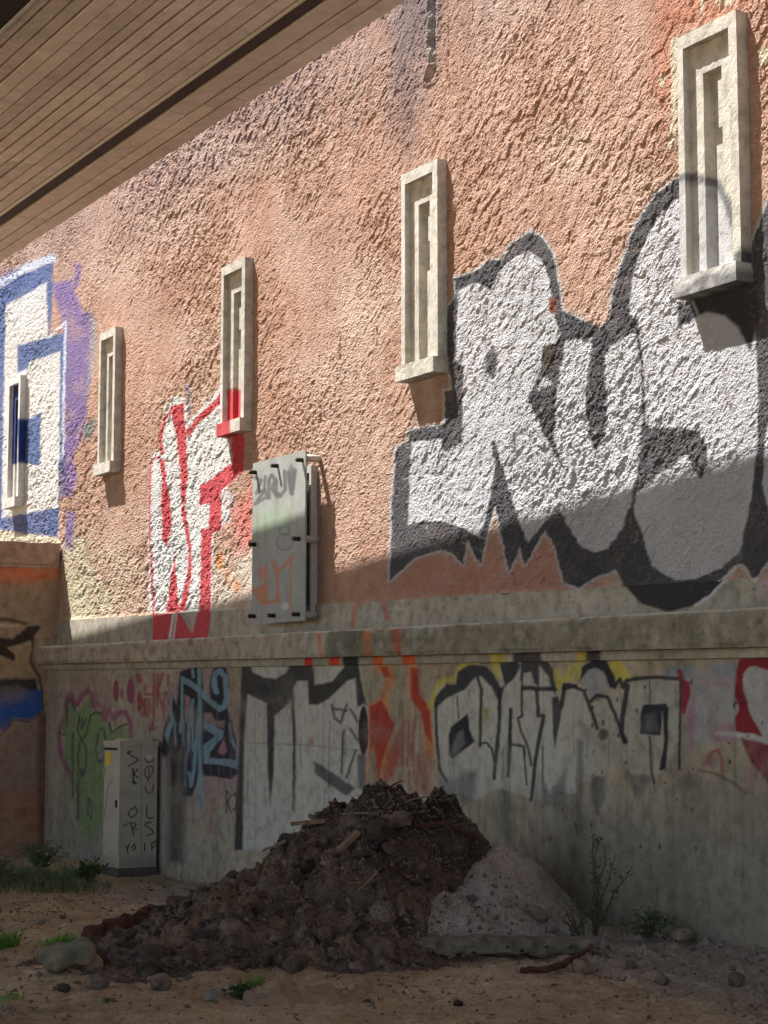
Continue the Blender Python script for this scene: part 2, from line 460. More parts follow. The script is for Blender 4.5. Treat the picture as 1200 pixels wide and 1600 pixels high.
DA, DB = RUU * .75 + RVV * .66, -RUU * .66 + RVV * .75            # along / across the trowel tears
wob = 0.05 * (fbm(RUU * 4, RVV * 4, 2, 240) - .5)
def torn(x, y, seed):
    """broken plaster chunks: irregular cells, each with its own height and tilt"""
    rg = np.random.default_rng(seed); JX, JY, HT, TX, TY = rg.random((5, 256, 256)).astype(np.float32)
    xi = np.floor(x).astype(np.int32); yi = np.floor(y).astype(np.int32)
    best = np.full(x.shape, 9.0, np.float32); second = best.copy(); h = np.zeros(x.shape, np.float32)
    for a in (-1, 0, 1):
        for b in (-1, 0, 1):
            ci, cj = (xi + a) & 255, (yi + b) & 255
            dx = x - (xi + a + JX[ci, cj]); dy = y - (yi + b + JY[ci, cj]); d = (dx * dx + dy * dy).astype(np.float32)
            hv = HT[ci, cj] + (TX[ci, cj] - .5) * 1.2 * dx + (TY[ci, cj] - .5) * 1.6 * dy
            nr_ = d < best
            second = np.where(nr_, best, np.minimum(second, d)); h = np.where(nr_, hv, h); best = np.where(nr_, d, best)
    return h, np.sqrt(second) - np.sqrt(best)
coarse = sstep(.40, .60, fbm(RUU * .35 + 9, RVV * .5 + 4, 3, 250) + .10 * sstep(-10, -16, RUU))
grainy = sstep(.42, .62, fbm(RUU * .6 + 2, RVV * .7, 3, 255))
h1, e1_ = torn((DA + 2 * wob) * 6.5, (DB - 2 * wob) * 13, 31)
h2, e2_ = torn((DA - wob) * 13, (DB + wob) * 24, 37)
def sharp(x, y, octv, seed, gain=.6):
    """creased noise: sharp ridges instead of round bumps"""
    r = 0; a = 1; t = 0
    for i in range(octv):
        r = r + a * (1 - np.abs(2 * vn(x * 2.1 ** i + 5 * i, y * 2.1 ** i - 3 * i, seed + i) - 1)); t += a; a *= gain
    return r / t
H += coarse * (0.011 * (h1 - .5) - 0.007 * sstep(.07, .0, e1_) * sstep(.45, .6, fbm(RUU * 5, RVV * 5, 2, 262)))
H += (.3 + .7 * coarse) * (0.009 * (h2 - .5) - 0.007 * sstep(.09, 0, e2_) * sstep(.45, .6, fbm(RUU * 7, RVV * 7, 2, 264)))
H += 0.011 * (sharp((DA + wob) * 13, (DB + wob) * 26, 3, 215, 0.75) - 0.5) * (.5 + .7 * grainy)
H += 0.0065 * (sharp(RUU * 38, RVV * 32, 2, 245, 0.8) - 0.5) * (.7 + .6 * grainy)
H += 0.005 * (RNG.random(H.shape) - .5)
H *= .33 + 1.12 * fbm(RUU * .9, RVV * .9, 3, 260)
H -= 0.010 * sstep(0.70, 0.82, fbm(RUU * 26, RVV * 2.4, 3, 219)) * sstep(.4, .6, fbm(RUU * .8, RVV * .8, 2, 223))   # vertical rakes
H -= 0.006 * sstep(0.78, 0.82, fbm(RUU * 11, RVV * 10, 3, 226))
# the long crack near the top and plaster fallen away beside the right window
def chart_line_dist(pts):
    x, y = chart_xy(PA(RUU, RVV, 0 * RUU)); x = x + 5 * (fbm(RUU * 12, RVV * 12, 3, 231) - .5); d2 = np.full(x.shape, 1e9)
    for (x0, y0), (x1, y1) in zip(pts[:-1], pts[1:]):
        dx, dy = x1 - x0, y1 - y0; t = np.clip(((x - x0) * dx + (y - y0) * dy) / (dx * dx + dy * dy + 1e-9), 0, 1)
        d2 = np.minimum(d2, (x - x0 - t * dx) ** 2 + (y - y0 - t * dy) ** 2)
    return np.sqrt(d2)
crack = chart_line_dist([(676, -60), (678, 40), (675, 70), (680, 100), (670, 125)])
H -= 0.05 * sstep(7, 3, crack)
H += 0.012 * sstep(14, 7, crack)

# ---- stucco surface mesh
pxs = np.arange(-140, 1262, 1.8)
ucol = np.array([W(x, 700)[0] for x in pxs])
ucol = np.concatenate([np.linspace(-40, ucol[0] - 0.1, 12), ucol, np.linspace(ucol[-1] + 0.05, -1.0, 40)])
nrow = 760
vtop = 8.6
tt = np.linspace(0, 1, nrow)
UU = np.repeat(ucol[None], nrow, 0); b0 = stucco_bot(ucol)[None]
VV = b0 + (vtop - b0) * tt[:, None]
def sample(H, u, v):
    fu = np.clip((u - U0) / RU, 0, nu - 1.001); fv = np.clip((v - V0) / RV, 0, nv - 1.001)
    i = fu.astype(int); j = fv.astype(int); a = fu - i; b = fv - j
    return (H[j, i] * (1 - a) + H[j, i + 1] * a) * (1 - b) + (H[j + 1, i] * (1 - a) + H[j + 1, i + 1] * a) * b
HH = sample(H, UU, VV)
HH = np.where((UU < U0 + .1) | (UU > U1 - .1), 0.015 * (fbm(UU * 9, VV * 8, 3, 211) - .5), HH)
for nm, a, b, c, d in WDIM:
    inside = (UU > a + .03) & (UU < b - .03) & (VV > c + .03) & (VV < d - .03)
    HH = np.where(inside, -0.095, HH)
HH += 0.006 + 0.012 * sstep(0.05, 0.0, VV - b0)
XX, YY = chart_xy(PA(UU, VV, 0 * UU))
ch = Chart(XX, YY, 1.8, 8.0, 50)
KEEP = dict(black=lin(74, 74, 78), silver=lin(182, 182, 186), white=lin(206, 205, 203), red=lin(186, 72, 78), blue=lin(84, 102, 146),
            navy=lin(40, 56, 112), purple=lin(118, 100, 150), cream=lin(196, 188, 164), dk=lin(52, 50, 52))
K = KEEP
# weathering of the plaster itself
ch.poly([(600, -80), (690, -80), (680, 90), (660, 180), (640, 240), (612, 200), (610, 60)], lin(122, 104, 100), 40, 0.85, 0.25)
ch.line([(676, -60), (678, 40), (675, 70), (680, 100), (672, 122)], 12, lin(196, 190, 178), 5, 0.9, 0.2)
ch.line([(676, -60), (678, 40), (675, 70), (681, 100), (672, 122)], 5, lin(92, 84, 78), 3, 0.9)
ch.poly([(1030, -60), (1200, -60), (1200, 10), (1168, 12), (1062, 48), (1040, 200), (1020, 120)], lin(176, 104, 72), 26, 0.5, 0.5)
for q in ([(1048, 60), (1060, 55), (1058, 230), (1046, 236), (1044, 215), (1052, 190), (1049, 130)], [(1120, -5), (1148, -5), (1146, 8), (1122, 10)], [(1096, -5), (1102, -5), (1100, 25), (1095, 22)],
          [(1030, 120), (1040, 115), (1038, 138), (1031, 136)], [(1185, 80), (1202, 70), (1202, 100), (1190, 105)]):
    ch.poly(q, K['cream'], 3, 0.9, 0.2)
ch.poly([(100, 845), (130, 840), (140, 880), (175, 930), (180, 960), (110, 975)], lin(192, 184, 156), 12, 0.95, 0.35)
ch.poly([(120, 820), (230, 860), (232, 960), (170, 968), (130, 900)], lin(190, 172, 150), 40, 0.55, 0.9)
ch.poly([(330, 880), (400, 850), (400, 960), (330, 965)], lin(196, 184, 168), 20, 0.85, 0.6)
ch.poly([(365, 790), (400, 760), (400, 850), (370, 870)], lin(204, 110, 104), 24, 0.75, 0.4)
ch.ell(345, 877, 5, 14, lin(208, 140, 84), 4, .9); ch.ell(370, 915, 4, 12, lin(206, 140, 90), 4, .8); ch.ell(358, 905, 3, 14, lin(206, 140, 90), 4, .7)
ch.poly([(600, 860), (900, 830), (940, 920), (600, 940)], lin(176, 118, 104), 30, 0.5, 0.5)
for (x0, y0, l_, w_, o_) in ((660, 250, 160, 26, .25), (370, 405, 120, 18, .2), (1120, 470, 120, 40, .25), (170, 745, 120, 20, .3), (640, 600, 140, 40, .2), (760, -20, 260, 30, .22), (900, -20, 190, 24, .2), (560, 60, 240, 26, .2), (980, -20, 260, 18, .2), (450, 160, 200, 18, .18), (300, 260, 150, 16, .18)):
    for k in range(4):
        xa = x0 + RNG.normal(0, w_ * .5); ch.line([(xa, y0), (xa + RNG.normal(0, 3), y0 + l_ * RNG.uniform(.4, 1))], RNG.uniform(3, w_ * .5), lin(132, 100, 86) if k % 2 else lin(204, 180, 166), 12, o_ * 1.6, .3)
for k in range(60):
    x0, y0 = RNG.uniform(60, 1190), RNG.uniform(-10, 900); ch.ell(x0, y0, RNG.uniform(15, 70), RNG.uniform(15, 60), lin(206, 186, 172) if k % 2 else lin(138, 102, 86), 44, .26, .5)
# blue and white piece at the far left
z3 = lambda p: Z(0, 380, 3, p)
ch.poly(z3([(245, 190), (300, 180), (335, 165), (390, 320), (440, 330), (445, 470), (430, 640), (395, 900), (340, 1000), (372, 1100), (340, 1190), (300, 1190), (285, 900), (300, 400)]), K['purple'], 7, 0.95, 0.35)
ch.poly(z3([(312, 1255), (355, 1260), (340, 1440), (308, 1430)]), K['purple'], 7, 0.9, 0.3)
ch.poly(z3([(350, 85), (385, 105), (372, 215), (350, 200)]), K['purple'], 6, 0.85, 0.4)
ch.poly(z3([(5, 150), (65, 115), (70, 180), (5, 210)]), K['purple'], 6, 0.7, 0.4)
ch.poly(z3([(425, 300), (455, 380), (450, 560), (425, 650), (405, 760), (420, 560)]), lin(150, 150, 148), 6, 0.8, 0.3)
ch.poly(z3([(395, 860), (445, 810), (440, 890), (400, 930)]), lin(80, 110, 112), 5, 0.9, 0.3)
ch.line(z3([(-90, 240), (0, 195), (120, 120), (250, 70)]), 12, lin(204, 216, 232), 9, 0.9, 0.2)
ch.poly(z3([(-150, 260), (0, 215), (120, 140), (250, 90), (247, 300), (232, 440), (310, 420), (302, 700), (297, 1000), (282, 1200), (272, 1385), (-150, 1330)]), K['blue'], 3, 1, 0.12)
ch.poly(z3([(30, 290), (130, 235), (222, 182), (226, 445), (85, 480), (85, 612), (128, 590), (150, 552), (285, 508), (275, 1240), (10, 1288), (20, 900), (22, 600)]), K['white'], 3, 1, 0.05)
ch.poly(z3([(-150, 330), (0, 260), (20, 290), (5, 1285), (-150, 1300)]), K['blue'], 3, 1, .1)
ch.poly(z3([(40, 830), (130, 828), (197, 793), (190, 1042), (95, 1032), (40, 1030)]), K['blue'], 3)
ch.line(z3([(232, 440), (310, 370), (300, 700), (295, 1010)]), 3.4, lin(212, 222, 238), 3, 0.85, 0.25)
ch.poly(z3([(290, 1000), (310, 990), (312, 1180), (290, 1190)]), lin(70, 74, 116), 6, 0.8)
ch.poly(z3([(-150, 1320), (285, 1385), (290, 1440), (-150, 1440)]), lin(206, 198, 176), 6, 0.9, 0.2)
# red and white letters
z4 = lambda p: Z(200, 580, 3, p)
ch.poly(z4([(98, 1130), (95, 700), (102, 450), (112, 395), (158, 370), (165, 260), (172, 180), (215, 118), (262, 122), (275, 170), (292, 235), (330, 195), (390, 120), (440, 70), (440, 300), (478, 330), (490, 440), (520, 480), (460, 560), (440, 575), (440, 745), (404, 765), (396, 1130)]), K['white'], 3, 1, 0.12)
ch.poly(z4([(275, 60), (288, 60), (298, 190), (285, 190)]), lin(112, 132, 164), 4, 0.85, .3)
R = K['red']
ch.line(z4([(150, 402), (118, 412), (106, 470), (104, 700), (114, 960), (124, 1140)]), 3.4, R, 2)
ch.poly(z4([(148, 400), (175, 420), (184, 490), (205, 640), (216, 705), (185, 830), (166, 790), (160, 600), (166, 500)]), R, 2)
ch.line(z4([(164, 385), (158, 300), (176, 225), (212, 172)]), 5, R, 2)
ch.poly(z4([(205, 170), (262, 148), (276, 290), (282, 500), (272, 640), (300, 830), (300, 955), (275, 1125), (240, 1125), (280, 960), (285, 850), (255, 650), (250, 500), (228, 290)]), R, 2)
ch.poly(z4([(270, 290), (330, 215), (440, 100), (440, 150), (340, 240), (285, 312)]), R, 2)
ch.poly(z4([(340, 540), (400, 502), (470, 440), (490, 440), (535, 470), (480, 530), (442, 562), (437, 745), (395, 760), (390, 1130), (340, 1130), (345, 742), (385, 737), (385, 620), (340, 630)]), R, 2)
ch.poly(z4([(490, 300), (548, 300), (545, 480), (495, 480)]), lin(190, 60, 68), 2)
ch.poly(z4([(182, 1130), (220, 858), (246, 1130)]), R, 2)
ch.poly(z4([(440, 560), (480, 560), (478, 700), (445, 725)]), lin(204, 204, 206), 3, .9, .3)
ch.line(z4([(490, 565), (492, 640)]), 3, lin(120, 140, 180), 3, .7)
# big silver throw-up
z5 = lambda p: Z(580, 340, 2.581, p)
z6 = lambda p: Z(840, 240, 2.2222, p)
outer = (z5([(78, 1465), (88, 1150), (105, 925), (150, 910), (155, 860), (300, 832), (298, 700), (325, 690), (305, 480), (312, 360), (338, 330), (340, 245), (430, 215), (480, 172), (525, 172), (570, 105), (640, 58), (692, 80), (738, 150), (762, 290), (772, 380)])
         + z6([(95, 548), (215, 605), (250, 585), (262, 480), (300, 370), (345, 250), (415, 140), (490, 85), (640, 60), (720, 150), (740, 340), (800, 165), (1000, 120), (1000, 1330), (830, 1380), (755, 1480), (715, 1425), (690, 1432), (640, 1500), (600, 1535), (540, 1572), (450, 1592), (360, 1562), (300, 1500), (275, 1445), (205, 1470), (150, 1507), (95, 1490)])
         + z5([(745, 1335), (705, 1262), (620, 1402), (603, 1330), (562, 1432), (500, 1158), (442, 1398), (392, 1298), (375, 1402), (335, 1355), (285, 1340), (180, 1372)]))
ch.line(outer, 16, lin(150, 140, 136), 18, 0.22, closed=True)
ch.line(outer, 6.5, lin(184, 182, 182), 4, 0.9, 0.15, closed=True)
ch.poly(outer, K['black'], 3.0, 1.0, 0.06)
S_ = K['silver']
ch.poly(z5([(352, 292), (430, 262), (485, 292), (520, 222), (570, 165), (640, 135), (690, 170), (722, 250), (742, 400), (768, 470), (742, 508), (695, 520), (690, 600), (640, 715), (640, 745), (700, 870), (790, 1040), (800, 1090), (740, 1190), (630, 1312), (560, 1100), (502, 898), (485, 900), (502, 1000), (490, 1100), (440, 1292), (390, 1260), (300, 1225), (220, 1225), (150, 1242), (165, 905), (285, 888), (292, 945), (372, 905), (375, 600), (345, 572)]), S_, 3, 1, 0.10)
ch.poly(z5([(690, 615), (690, 680), (655, 730), (690, 790), (700, 880), (740, 880), (740, 640)]), K['black'], 3)
ch.poly(z5([(690, 640), (735, 665), (735, 680), (665, 700)]), S_, 3, .8)
ch.poly(z5([(490, 512), (516, 560), (511, 620), (490, 655), (464, 622), (466, 560)]), K['black'], 4, .95)
ch.poly(z5([(722, 320), (752, 325), (748, 388), (722, 385)]), lin(120, 74, 56), 2)
ch.poly(z5([(695, 520), (752, 512), (752, 600), (700, 610)]), lin(74, 66, 58), 3)
ch.poly(z6([(100, 650), (190, 640), (185, 720), (165, 830), (175, 950), (205, 1045), (236, 980), (241, 850), (236, 700), (262, 665), (300, 640), (345, 620), (360, 750), (366, 900), (356, 1050), (330, 1200), (300, 1300), (250, 1370), (200, 1387), (150, 1360), (105, 1290), (82, 1240), (100, 1110), (62, 980), (72, 800)]), S_, 3, 1, 0.10)
ch.poly(z6([(355, 580), (320, 556), (330, 440), (370, 320), (420, 220), (485, 160), (700, 150), (742, 300), (752, 480), (762, 680), (770, 850), (765, 1000), (745, 1200), (702, 1390), (640, 1440), (560, 1475), (480, 1482), (400, 1432), (370, 1330), (335, 1240), (345, 1180), (400, 1130), (480, 1080), (518, 1040), (545, 1100), (570, 1132), (596, 1080), (590, 1010), (560, 965), (500, 950), (400, 957), (377, 930), (374, 800), (364, 680)]), S_, 3, 1, 0.10)
ch.poly(z6([(820, 850), (790, 1000), (784, 1150), (810, 1280), (1000, 1280), (1000, 850)]), S_, 3, 1, .1)
ch.poly(z6([(380, 1240), (700, 1240), (690, 1400), (420, 1420)]), lin(186, 178, 168), 30, 0.45, .5)
ch.poly(z6([(545, 505), (760, 440), (775, 560), (742, 690), (700, 605), (650, 562), (590, 552), (560, 560)]), lin(58, 56, 58), 5)  # black patch under the right window, its shade put into the colour
ch.poly(z6([(488, 520), (540, 512), (556, 560), (530, 592), (488, 592)]), K['black'], 4)
ch.line(z6([(650, 750), (660, 830), (680, 890)]), 5, lin(130, 100, 92), 4, .6, .5)
ch.line(z6([(560, 1540), (620, 1510), (690, 1440)]), 5, lin(210, 208, 208), 4, .7)
for _ in range(60):
    x0, y0 = RNG.uniform(620, 1190), RNG.uniform(480, 880)
    ch.line([(x0, y0), (x0 + RNG.normal(4, 5), y0 + RNG.normal(0, 6))], 1.4, K['silver'] if RNG.random() < .5 else lin(180, 176, 172), 1.2, .8)
low = sstep(-.004, -.012, HH - 0.006 - 0.022 * (fbm(UU * 1.6, VV * 1.6, 3, 201) - 0.5)).ravel()
thin = fbm(XX.ravel() / 3.0, YY.ravel() / 3.0, 3, 270); thick = fbm(XX.ravel() / 60, YY.ravel() / 90, 3, 275)
ch.c[:, 3] *= 1 - .35 * low * sstep(.3, .6, thin) - .25 * sstep(.60, .75, thin) * sstep(.45, .65, thick)
ch.c[:, :3] *= (.90 + .22 * thick * (.6 + .8 * thin))[:, None]
rgba = ch.c.reshape(UU.shape + (4,))
hp(link('stucco_wall', mesh_from('stucco_wall', PA(UU, VV, HH), grid_faces(*UU.shape), False, rgba), M['stucco']))

# solid body of the house behind the surfaces
hp(join_boxes('wall_core', [(-40, -1.0, -0.6, 9.2, -0.6, -0.12)], M['band']))
hp(join_boxes('upper_wall', [(-40, -1.0, vtop, 9.2, -0.11, 0.02)], M['stucco']))

# ---- concrete band, cornice, moulding, plinth : strips of surface following measured lines
def strip(name, bot, top, o, mat_, nrow, chartfn=None, rel=0.003, u0=USIDE - 0.6, u1=-1.0, depth=0.4, seed=300, warp=1.2, dense=1.8, edgewear=0.0):
    pxs = np.arange(20 if u0 > -30 else -70, 1262, dense)
    uc = np.array([W(x, 1000, o)[0] for x in pxs]); uc = uc[(uc > u0)]
    uc = np.concatenate([[u0], uc, np.linspace(uc[-1] + .05, u1, 30)])
    t = np.linspace(0, 1, nrow)[:, None]
    u = np.repeat(uc[None], nrow, 0); vb = bot(uc)[None]; vt = top(uc)[None]
    v = vb + (vt - vb) * t
    h = o + rel * 4 * (fbm(u * 1.2, v * 1.2, 3, seed) - .5) + rel * 1.5 * (fbm(u * 14, v * 14, 3, seed + 4) - .5)
    if edgewear:
        e = np.minimum(v - vb, vt - v)
        h = h - edgewear * sstep(0.04, 0.0, e) * sstep(.45, .7, fbm(u * 6, v * 2, 3, seed + 7))
    c = None
    x, y = chart_xy(PA(u, v, 0 * u + o))
    cht = Chart(x, y, warp, 9, seed + 11)
    if chartfn: chartfn(cht)
    # close the strip: go back into the wall above and below
    ub = uc[None]
    u2 = np.concatenate([ub, u, ub]); v2 = np.concatenate([vb, v, vt])
    h2 = np.concatenate([0 * ub + o - depth, h, 0 * ub + o - depth])
    rg = cht.c.reshape(u.shape + (4,)); zero = np.zeros((1, u.shape[1], 4), np.float32)
    rg = np.concatenate([rg[:1], rg, rg[-1:]])
    f = grid_faces(*u2.shape)
    me = mesh_from(name, PA(u2, v2, h2), f, True, rg)
    try: me.set_sharp_from_angle(angle=math.radians(50))
    except Exception: pass
    return hp(link(name, me, mat_))

def band_paint(c):
    c.poly(z4([(116, 1110), (210, 1110), (188, 1270), (116, 1270)]), R, 2)
    c.poly(z4([(228, 1110), (300, 1230), (330, 1110), (392, 1108), (375, 1270), (205, 1270)]), R, 2)
    c.poly(z4([(268, 1110), (300, 1200), (332, 1110)]), lin(170, 160, 150), 3, .9)
    c.line(z4([(214, 1130), (196, 1250)]), 2.2, lin(214, 210, 206), 2)
    c.line(z4([(228, 1130), (215, 1250)]), 1.8, lin(214, 210, 206), 2)
    c.line([(552, 975), (556, 945), (572, 935)], 9, lin(196, 80, 56), 4, .8, .2); c.line([(596, 930), (606, 965)], 8, lin(170, 70, 60), 5, .7, .2)
    c.poly([(540, 940), (600, 930), (600, 975), (540, 980)], lin(170, 168, 160), 10, .4, .3)
    c.poly(z6([(275, 1440), (300, 1500), (360, 1562), (450, 1592), (540, 1572), (600, 1535), (690, 1432), (740, 1400), (300, 1400)]), lin(52, 50, 52), 4)
    c.poly(z6([(60, 1440), (150, 1507), (205, 1470), (205, 1430)]), K['dk'], 4)
    c.line(z6([(548, 1570), (600, 1535), (690, 1440), (715, 1425), (755, 1485), (800, 1425), (900, 1400)]), 5, lin(196, 194, 194), 3, .85)
    c.poly(z6([(735, 1425), (800, 1400), (800, 1440), (757, 1475)]), K['dk'], 4)
    c.ell(788, 924, 9, 6, lin(60, 58, 56), 4, .9)
    c.poly(z6([(770, 1490), (800, 1470), (850, 1490), (800, 1530)]), lin(190, 140, 160), 8, .6)
    for _ in range(40):
        x0 = RNG.uniform(110, 1200); c.ell(x0, 985 - (x0 - 110) * .054 - RNG.uniform(0, 34), RNG.uniform(1, 4), RNG.uniform(1, 3), lin(90, 84, 76), 3, .5)
strip('concrete_band', lambda u: cor_top(u) - .12, lambda u: stucco_bot(u) + 0.01, 0.03, M['band'], 60, band_paint, 0.003, depth=.08)
def cornice_paint(c):
    c.poly([(470, 985), (530, 980), (530, 1030), (470, 1030)], lin(172, 168, 156), 14, .5, .4)
    c.poly([(508, 975), (575, 970), (575, 1028), (508, 1028)], lin(92, 92, 76), 8, .75, .4)
    c.line([(497, 985), (502, 1030)], 7, lin(196, 100, 64), 4, .7, .3)
    c.poly([(565, 975), (583, 972), (578, 1030), (567, 1030)], lin(196, 120, 72), 4, .9, .3)
    c.poly([(610, 975), (625, 970), (628, 1030), (615, 1030)], lin(190, 80, 60), 5, .9, .3)
    c.poly([(640, 965), (658, 960), (652, 1012), (646, 1018)], lin(176, 172, 164), 3, .8, .4)
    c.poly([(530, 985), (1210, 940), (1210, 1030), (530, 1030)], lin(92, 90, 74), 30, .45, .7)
    c.poly([(90, 1010), (480, 985), (480, 1000), (90, 1030)], lin(170, 150, 138), 12, .45, .5)
    c.line([(54, 1011), (400, 991.5), (640, 979), (1200, 949.5)], 4, lin(196, 190, 180), 2, .75, .5)
    for _ in range(90):
        x0 = RNG.uniform(60, 1200); c.ell(x0, 1015 - (x0 - 60) * .03 + RNG.uniform(-22, 16), RNG.uniform(1, 6), RNG.uniform(1, 8), lin(84, 80, 70) if RNG.random() < .6 else lin(172, 166, 154), 4, .45)
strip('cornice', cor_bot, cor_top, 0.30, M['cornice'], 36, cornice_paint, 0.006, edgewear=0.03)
def mold_paint(c):
    c.poly([(440, 1020), (600, 1020), (600, 1045), (440, 1045)], lin(128, 126, 112), 8, .4)
    for x0, w_, cl in ((482, 6, lin(196, 60, 40)), (522, 8, lin(204, 70, 44)), (590, 8, lin(210, 100, 50)), (638, 10, lin(206, 90, 44))):
        c.poly([(x0 - w_, 1022), (x0 + w_, 1022), (x0 + w_, 1042), (x0 - w_, 1042)], cl, 3)
    c.poly([(535, 1022), (560, 1022), (560, 1045), (535, 1045)], K['dk'], 4)
    c.poly([(768, 1012), (788, 1012), (788, 1042), (766, 1042)], lin(196, 170, 40), 4, .8); c.poly([(800, 1012), (840, 1012), (850, 1042), (800, 1042)], K['dk'], 4, .9, .3)
    c.poly([(900, 1010), (920, 1010), (915, 1042), (900, 1042)], lin(196, 170, 40), 4, .7); c.poly([(916, 1010), (936, 1010), (936, 1042), (912, 1042)], K['dk'], 4, .9)
strip('moulding', mol_bot, lambda u: cor_bot(u) - 0.002, 0.20, M['cornice'], 12, mold_paint, 0.003, edgewear=0.012)

def plinth_paint(c):
    def lin(r, g, b, k=.28):
        m_ = .3 * r + .55 * g + .15 * b
        return lin0(r + (m_ - r) * k, g + (m_ - g) * k, b + (m_ - b) * k)
    dk = lin(52, 48, 48); sil = lin(192, 188, 178); lb = lin(112, 150, 164); pink = lin(176, 112, 140); gr_ = lin(122, 148, 86); mg = lin(158, 66, 110); rd = lin(172, 64, 66)
    # ---- broad weathering
    c.poly([(60, 1040), (380, 1040), (380, 1360), (60, 1360)], lin(160, 150, 142), 30, .35, .5)
    c.poly([(860, 1280), (1300, 1280), (1300, 1560), (860, 1560)], lin(122, 116, 98), 90, .6, .35)
    c.poly([(1060, 1200), (1300, 1180), (1300, 1320), (1060, 1300)], lin(134, 116, 96), 60, .5, .3)
    # ---- green bubble letters with magenta halo
    zg = lambda p: Z(70, 1030, 6, p)
    c.poly(zg([(180, 500), (600, 600), (580, 2000), (120, 1900), (150, 1100)]), lin(128, 140, 116), 14, .55, .3)
    for p in ([(180, 620), (200, 400), (235, 330), (290, 430), (350, 340), (400, 290), (440, 330), (455, 440), (490, 410), (530, 450), (560, 560), (600, 470), (640, 560), (700, 500), (760, 495), (800, 590), (810, 740)],
              [(130, 700), (150, 900), (200, 1010), (255, 1130)]):
        c.line(zg(p), 8, mg, 4, .85, .2)
    c.poly(zg([(210, 420), (240, 380), (270, 450), (300, 490), (340, 470), (370, 400), (420, 350), (440, 470), (480, 490), (530, 500), (545, 600), (575, 700), (610, 590), (640, 690), (700, 630), (760, 600), (785, 700), (785, 960), (580, 1000), (560, 1500), (420, 1700), (300, 1500), (255, 1050), (190, 940), (190, 700), (140, 690), (150, 620), (200, 610)]), gr_, 3, .95, .15)
    bl = lin(58, 70, 62)
    for p in ([(205, 610), (200, 420), (240, 375), (285, 480)], [(320, 540), (310, 680), (350, 760), (390, 700), (430, 520)], [(345, 560), (350, 650), (385, 560)], [(330, 780), (310, 900), (320, 1020), (355, 1060), (390, 1000), (390, 820), (350, 770)],
              [(440, 520), (480, 490), (530, 510)], [(500, 690), (480, 850), (500, 950), (550, 940), (570, 800), (560, 660), (520, 650)], [(260, 700), (262, 1300)], [(140, 620), (140, 700), (185, 715)], [(600, 600), (630, 690), (720, 620), (780, 610)], [(310, 1050), (312, 1500)], [(415, 1300), (400, 1450), (430, 1500), (450, 1420), (430, 1310)]):
        c.line(zg(p), 2.6, bl, 1.8, .9)
    c.poly(zg([(330, 1030), (400, 1040), (375, 1110), (335, 1100)]), bl, 3, .8); c.poly(zg([(490, 960), (570, 940), (530, 990)]), bl, 3, .8)
    # pink letters, dots, red script
    for p in ([(80, 300), (75, 460), (110, 490), (140, 460), (140, 300), (110, 280), (80, 300)], [(240, 130), (250, 250), (280, 340)], [(300, 200), (310, 280), (330, 180), (350, 260), (355, 110)], [(470, 150), (455, 250), (490, 350), (520, 250), (490, 130), (470, 150)]):
        c.line(zg(p), 2.4, lin(178, 120, 128), 2, .75)
    for x0 in (540, 565, 595, 620): c.line(zg([(x0, 170), (x0 + 3, 560)]), 2, lin(170, 120, 130), 2, .6)
    c.ell(*Z(70, 1030, 6, [(670, 295)])[0], 5, 17, lin(160, 70, 96), 2); c.ell(*Z(70, 1030, 6, [(727, 325)])[0], 2.6, 9, lin(160, 80, 104), 2); c.ell(*Z(70, 1030, 6, [(808, 300)])[0], 6.5, 21, lin(164, 72, 98), 2)
    c.ell(*Z(70, 1030, 6, [(890, 390)])[0], 4.6, 15, rd, 2)
    for p in ([(865, 150), (885, 215)], [(890, 145), (910, 205)], [(880, 470), (910, 530), (940, 500), (935, 380)], [(940, 250), (940, 330), (1020, 330), (1025, 260)], [(935, 380), (930, 500), (960, 540), (980, 480), (978, 370), (930, 385)], [(1025, 130), (1020, 600), (980, 670), (1050, 640)],
              [(1060, 150), (1055, 440)], [(1105, 140), (1065, 290), (1110, 480)], [(1125, 320), (1115, 430), (1140, 490), (1160, 420), (1150, 310), (1125, 320)], [(1160, 150), (1155, 240)], [(1110, 500), (1130, 580), (1160, 540)]):
        c.line(zg(p), 4.2, rd, 2.4, .85, .1)
    # ---- pale blue letters on black
    zn = lambda p: Z(240, 1030, 6.667, p)
    c.poly(zn([(60, 600), (280, 90), (800, 60), (900, 500), (890, 1300), (350, 1500), (60, 1050)]), lin(160, 122, 130), 14, .65, .3)
    c.poly(zn([(800, 90), (920, 80), (890, 780), (810, 640)]), lin(150, 130, 92), 10, .7, .3)
    c.poly(zn([(280, 130), (400, 80), (500, 60), (520, 330), (600, 480), (580, 260), (610, 110), (690, 60), (760, 100), (790, 260), (770, 500), (800, 640), (870, 900), (890, 1180), (800, 1250), (520, 1210), (500, 1120), (400, 1430), (330, 1430), (280, 1450), (300, 960), (250, 960), (220, 1430), (190, 1400), (180, 950), (110, 1050), (75, 960), (110, 720), (170, 560), (185, 340), (240, 480), (260, 250)]), lin(46, 44, 54), 3, .97)
    for p in ([(325, 360), (380, 400), (355, 640), (335, 700)], [(690, 920), (735, 820), (765, 960), (720, 1000), (670, 970)], [(395, 640), (410, 560), (395, 1080)]):
        c.poly(zn(p), lin(170, 112, 130), 2)
    c.poly(zn([(520, 560), (600, 560), (640, 640), (740, 640), (735, 720), (520, 640)]), lin(150, 122, 110), 3, .9)
    def bs(p, w_): c.line(zn(p), w_, lb, 1.8, .97)
    bs([(405, 90), (415, 190)], 4); bs([(475, 80), (485, 700), (480, 1560)], 6)
    bs([(320, 215), (480, 320), (560, 420), (690, 520), (740, 490), (765, 400), (745, 180), (690, 120), (640, 150), (630, 280), (655, 340)], 8.5)
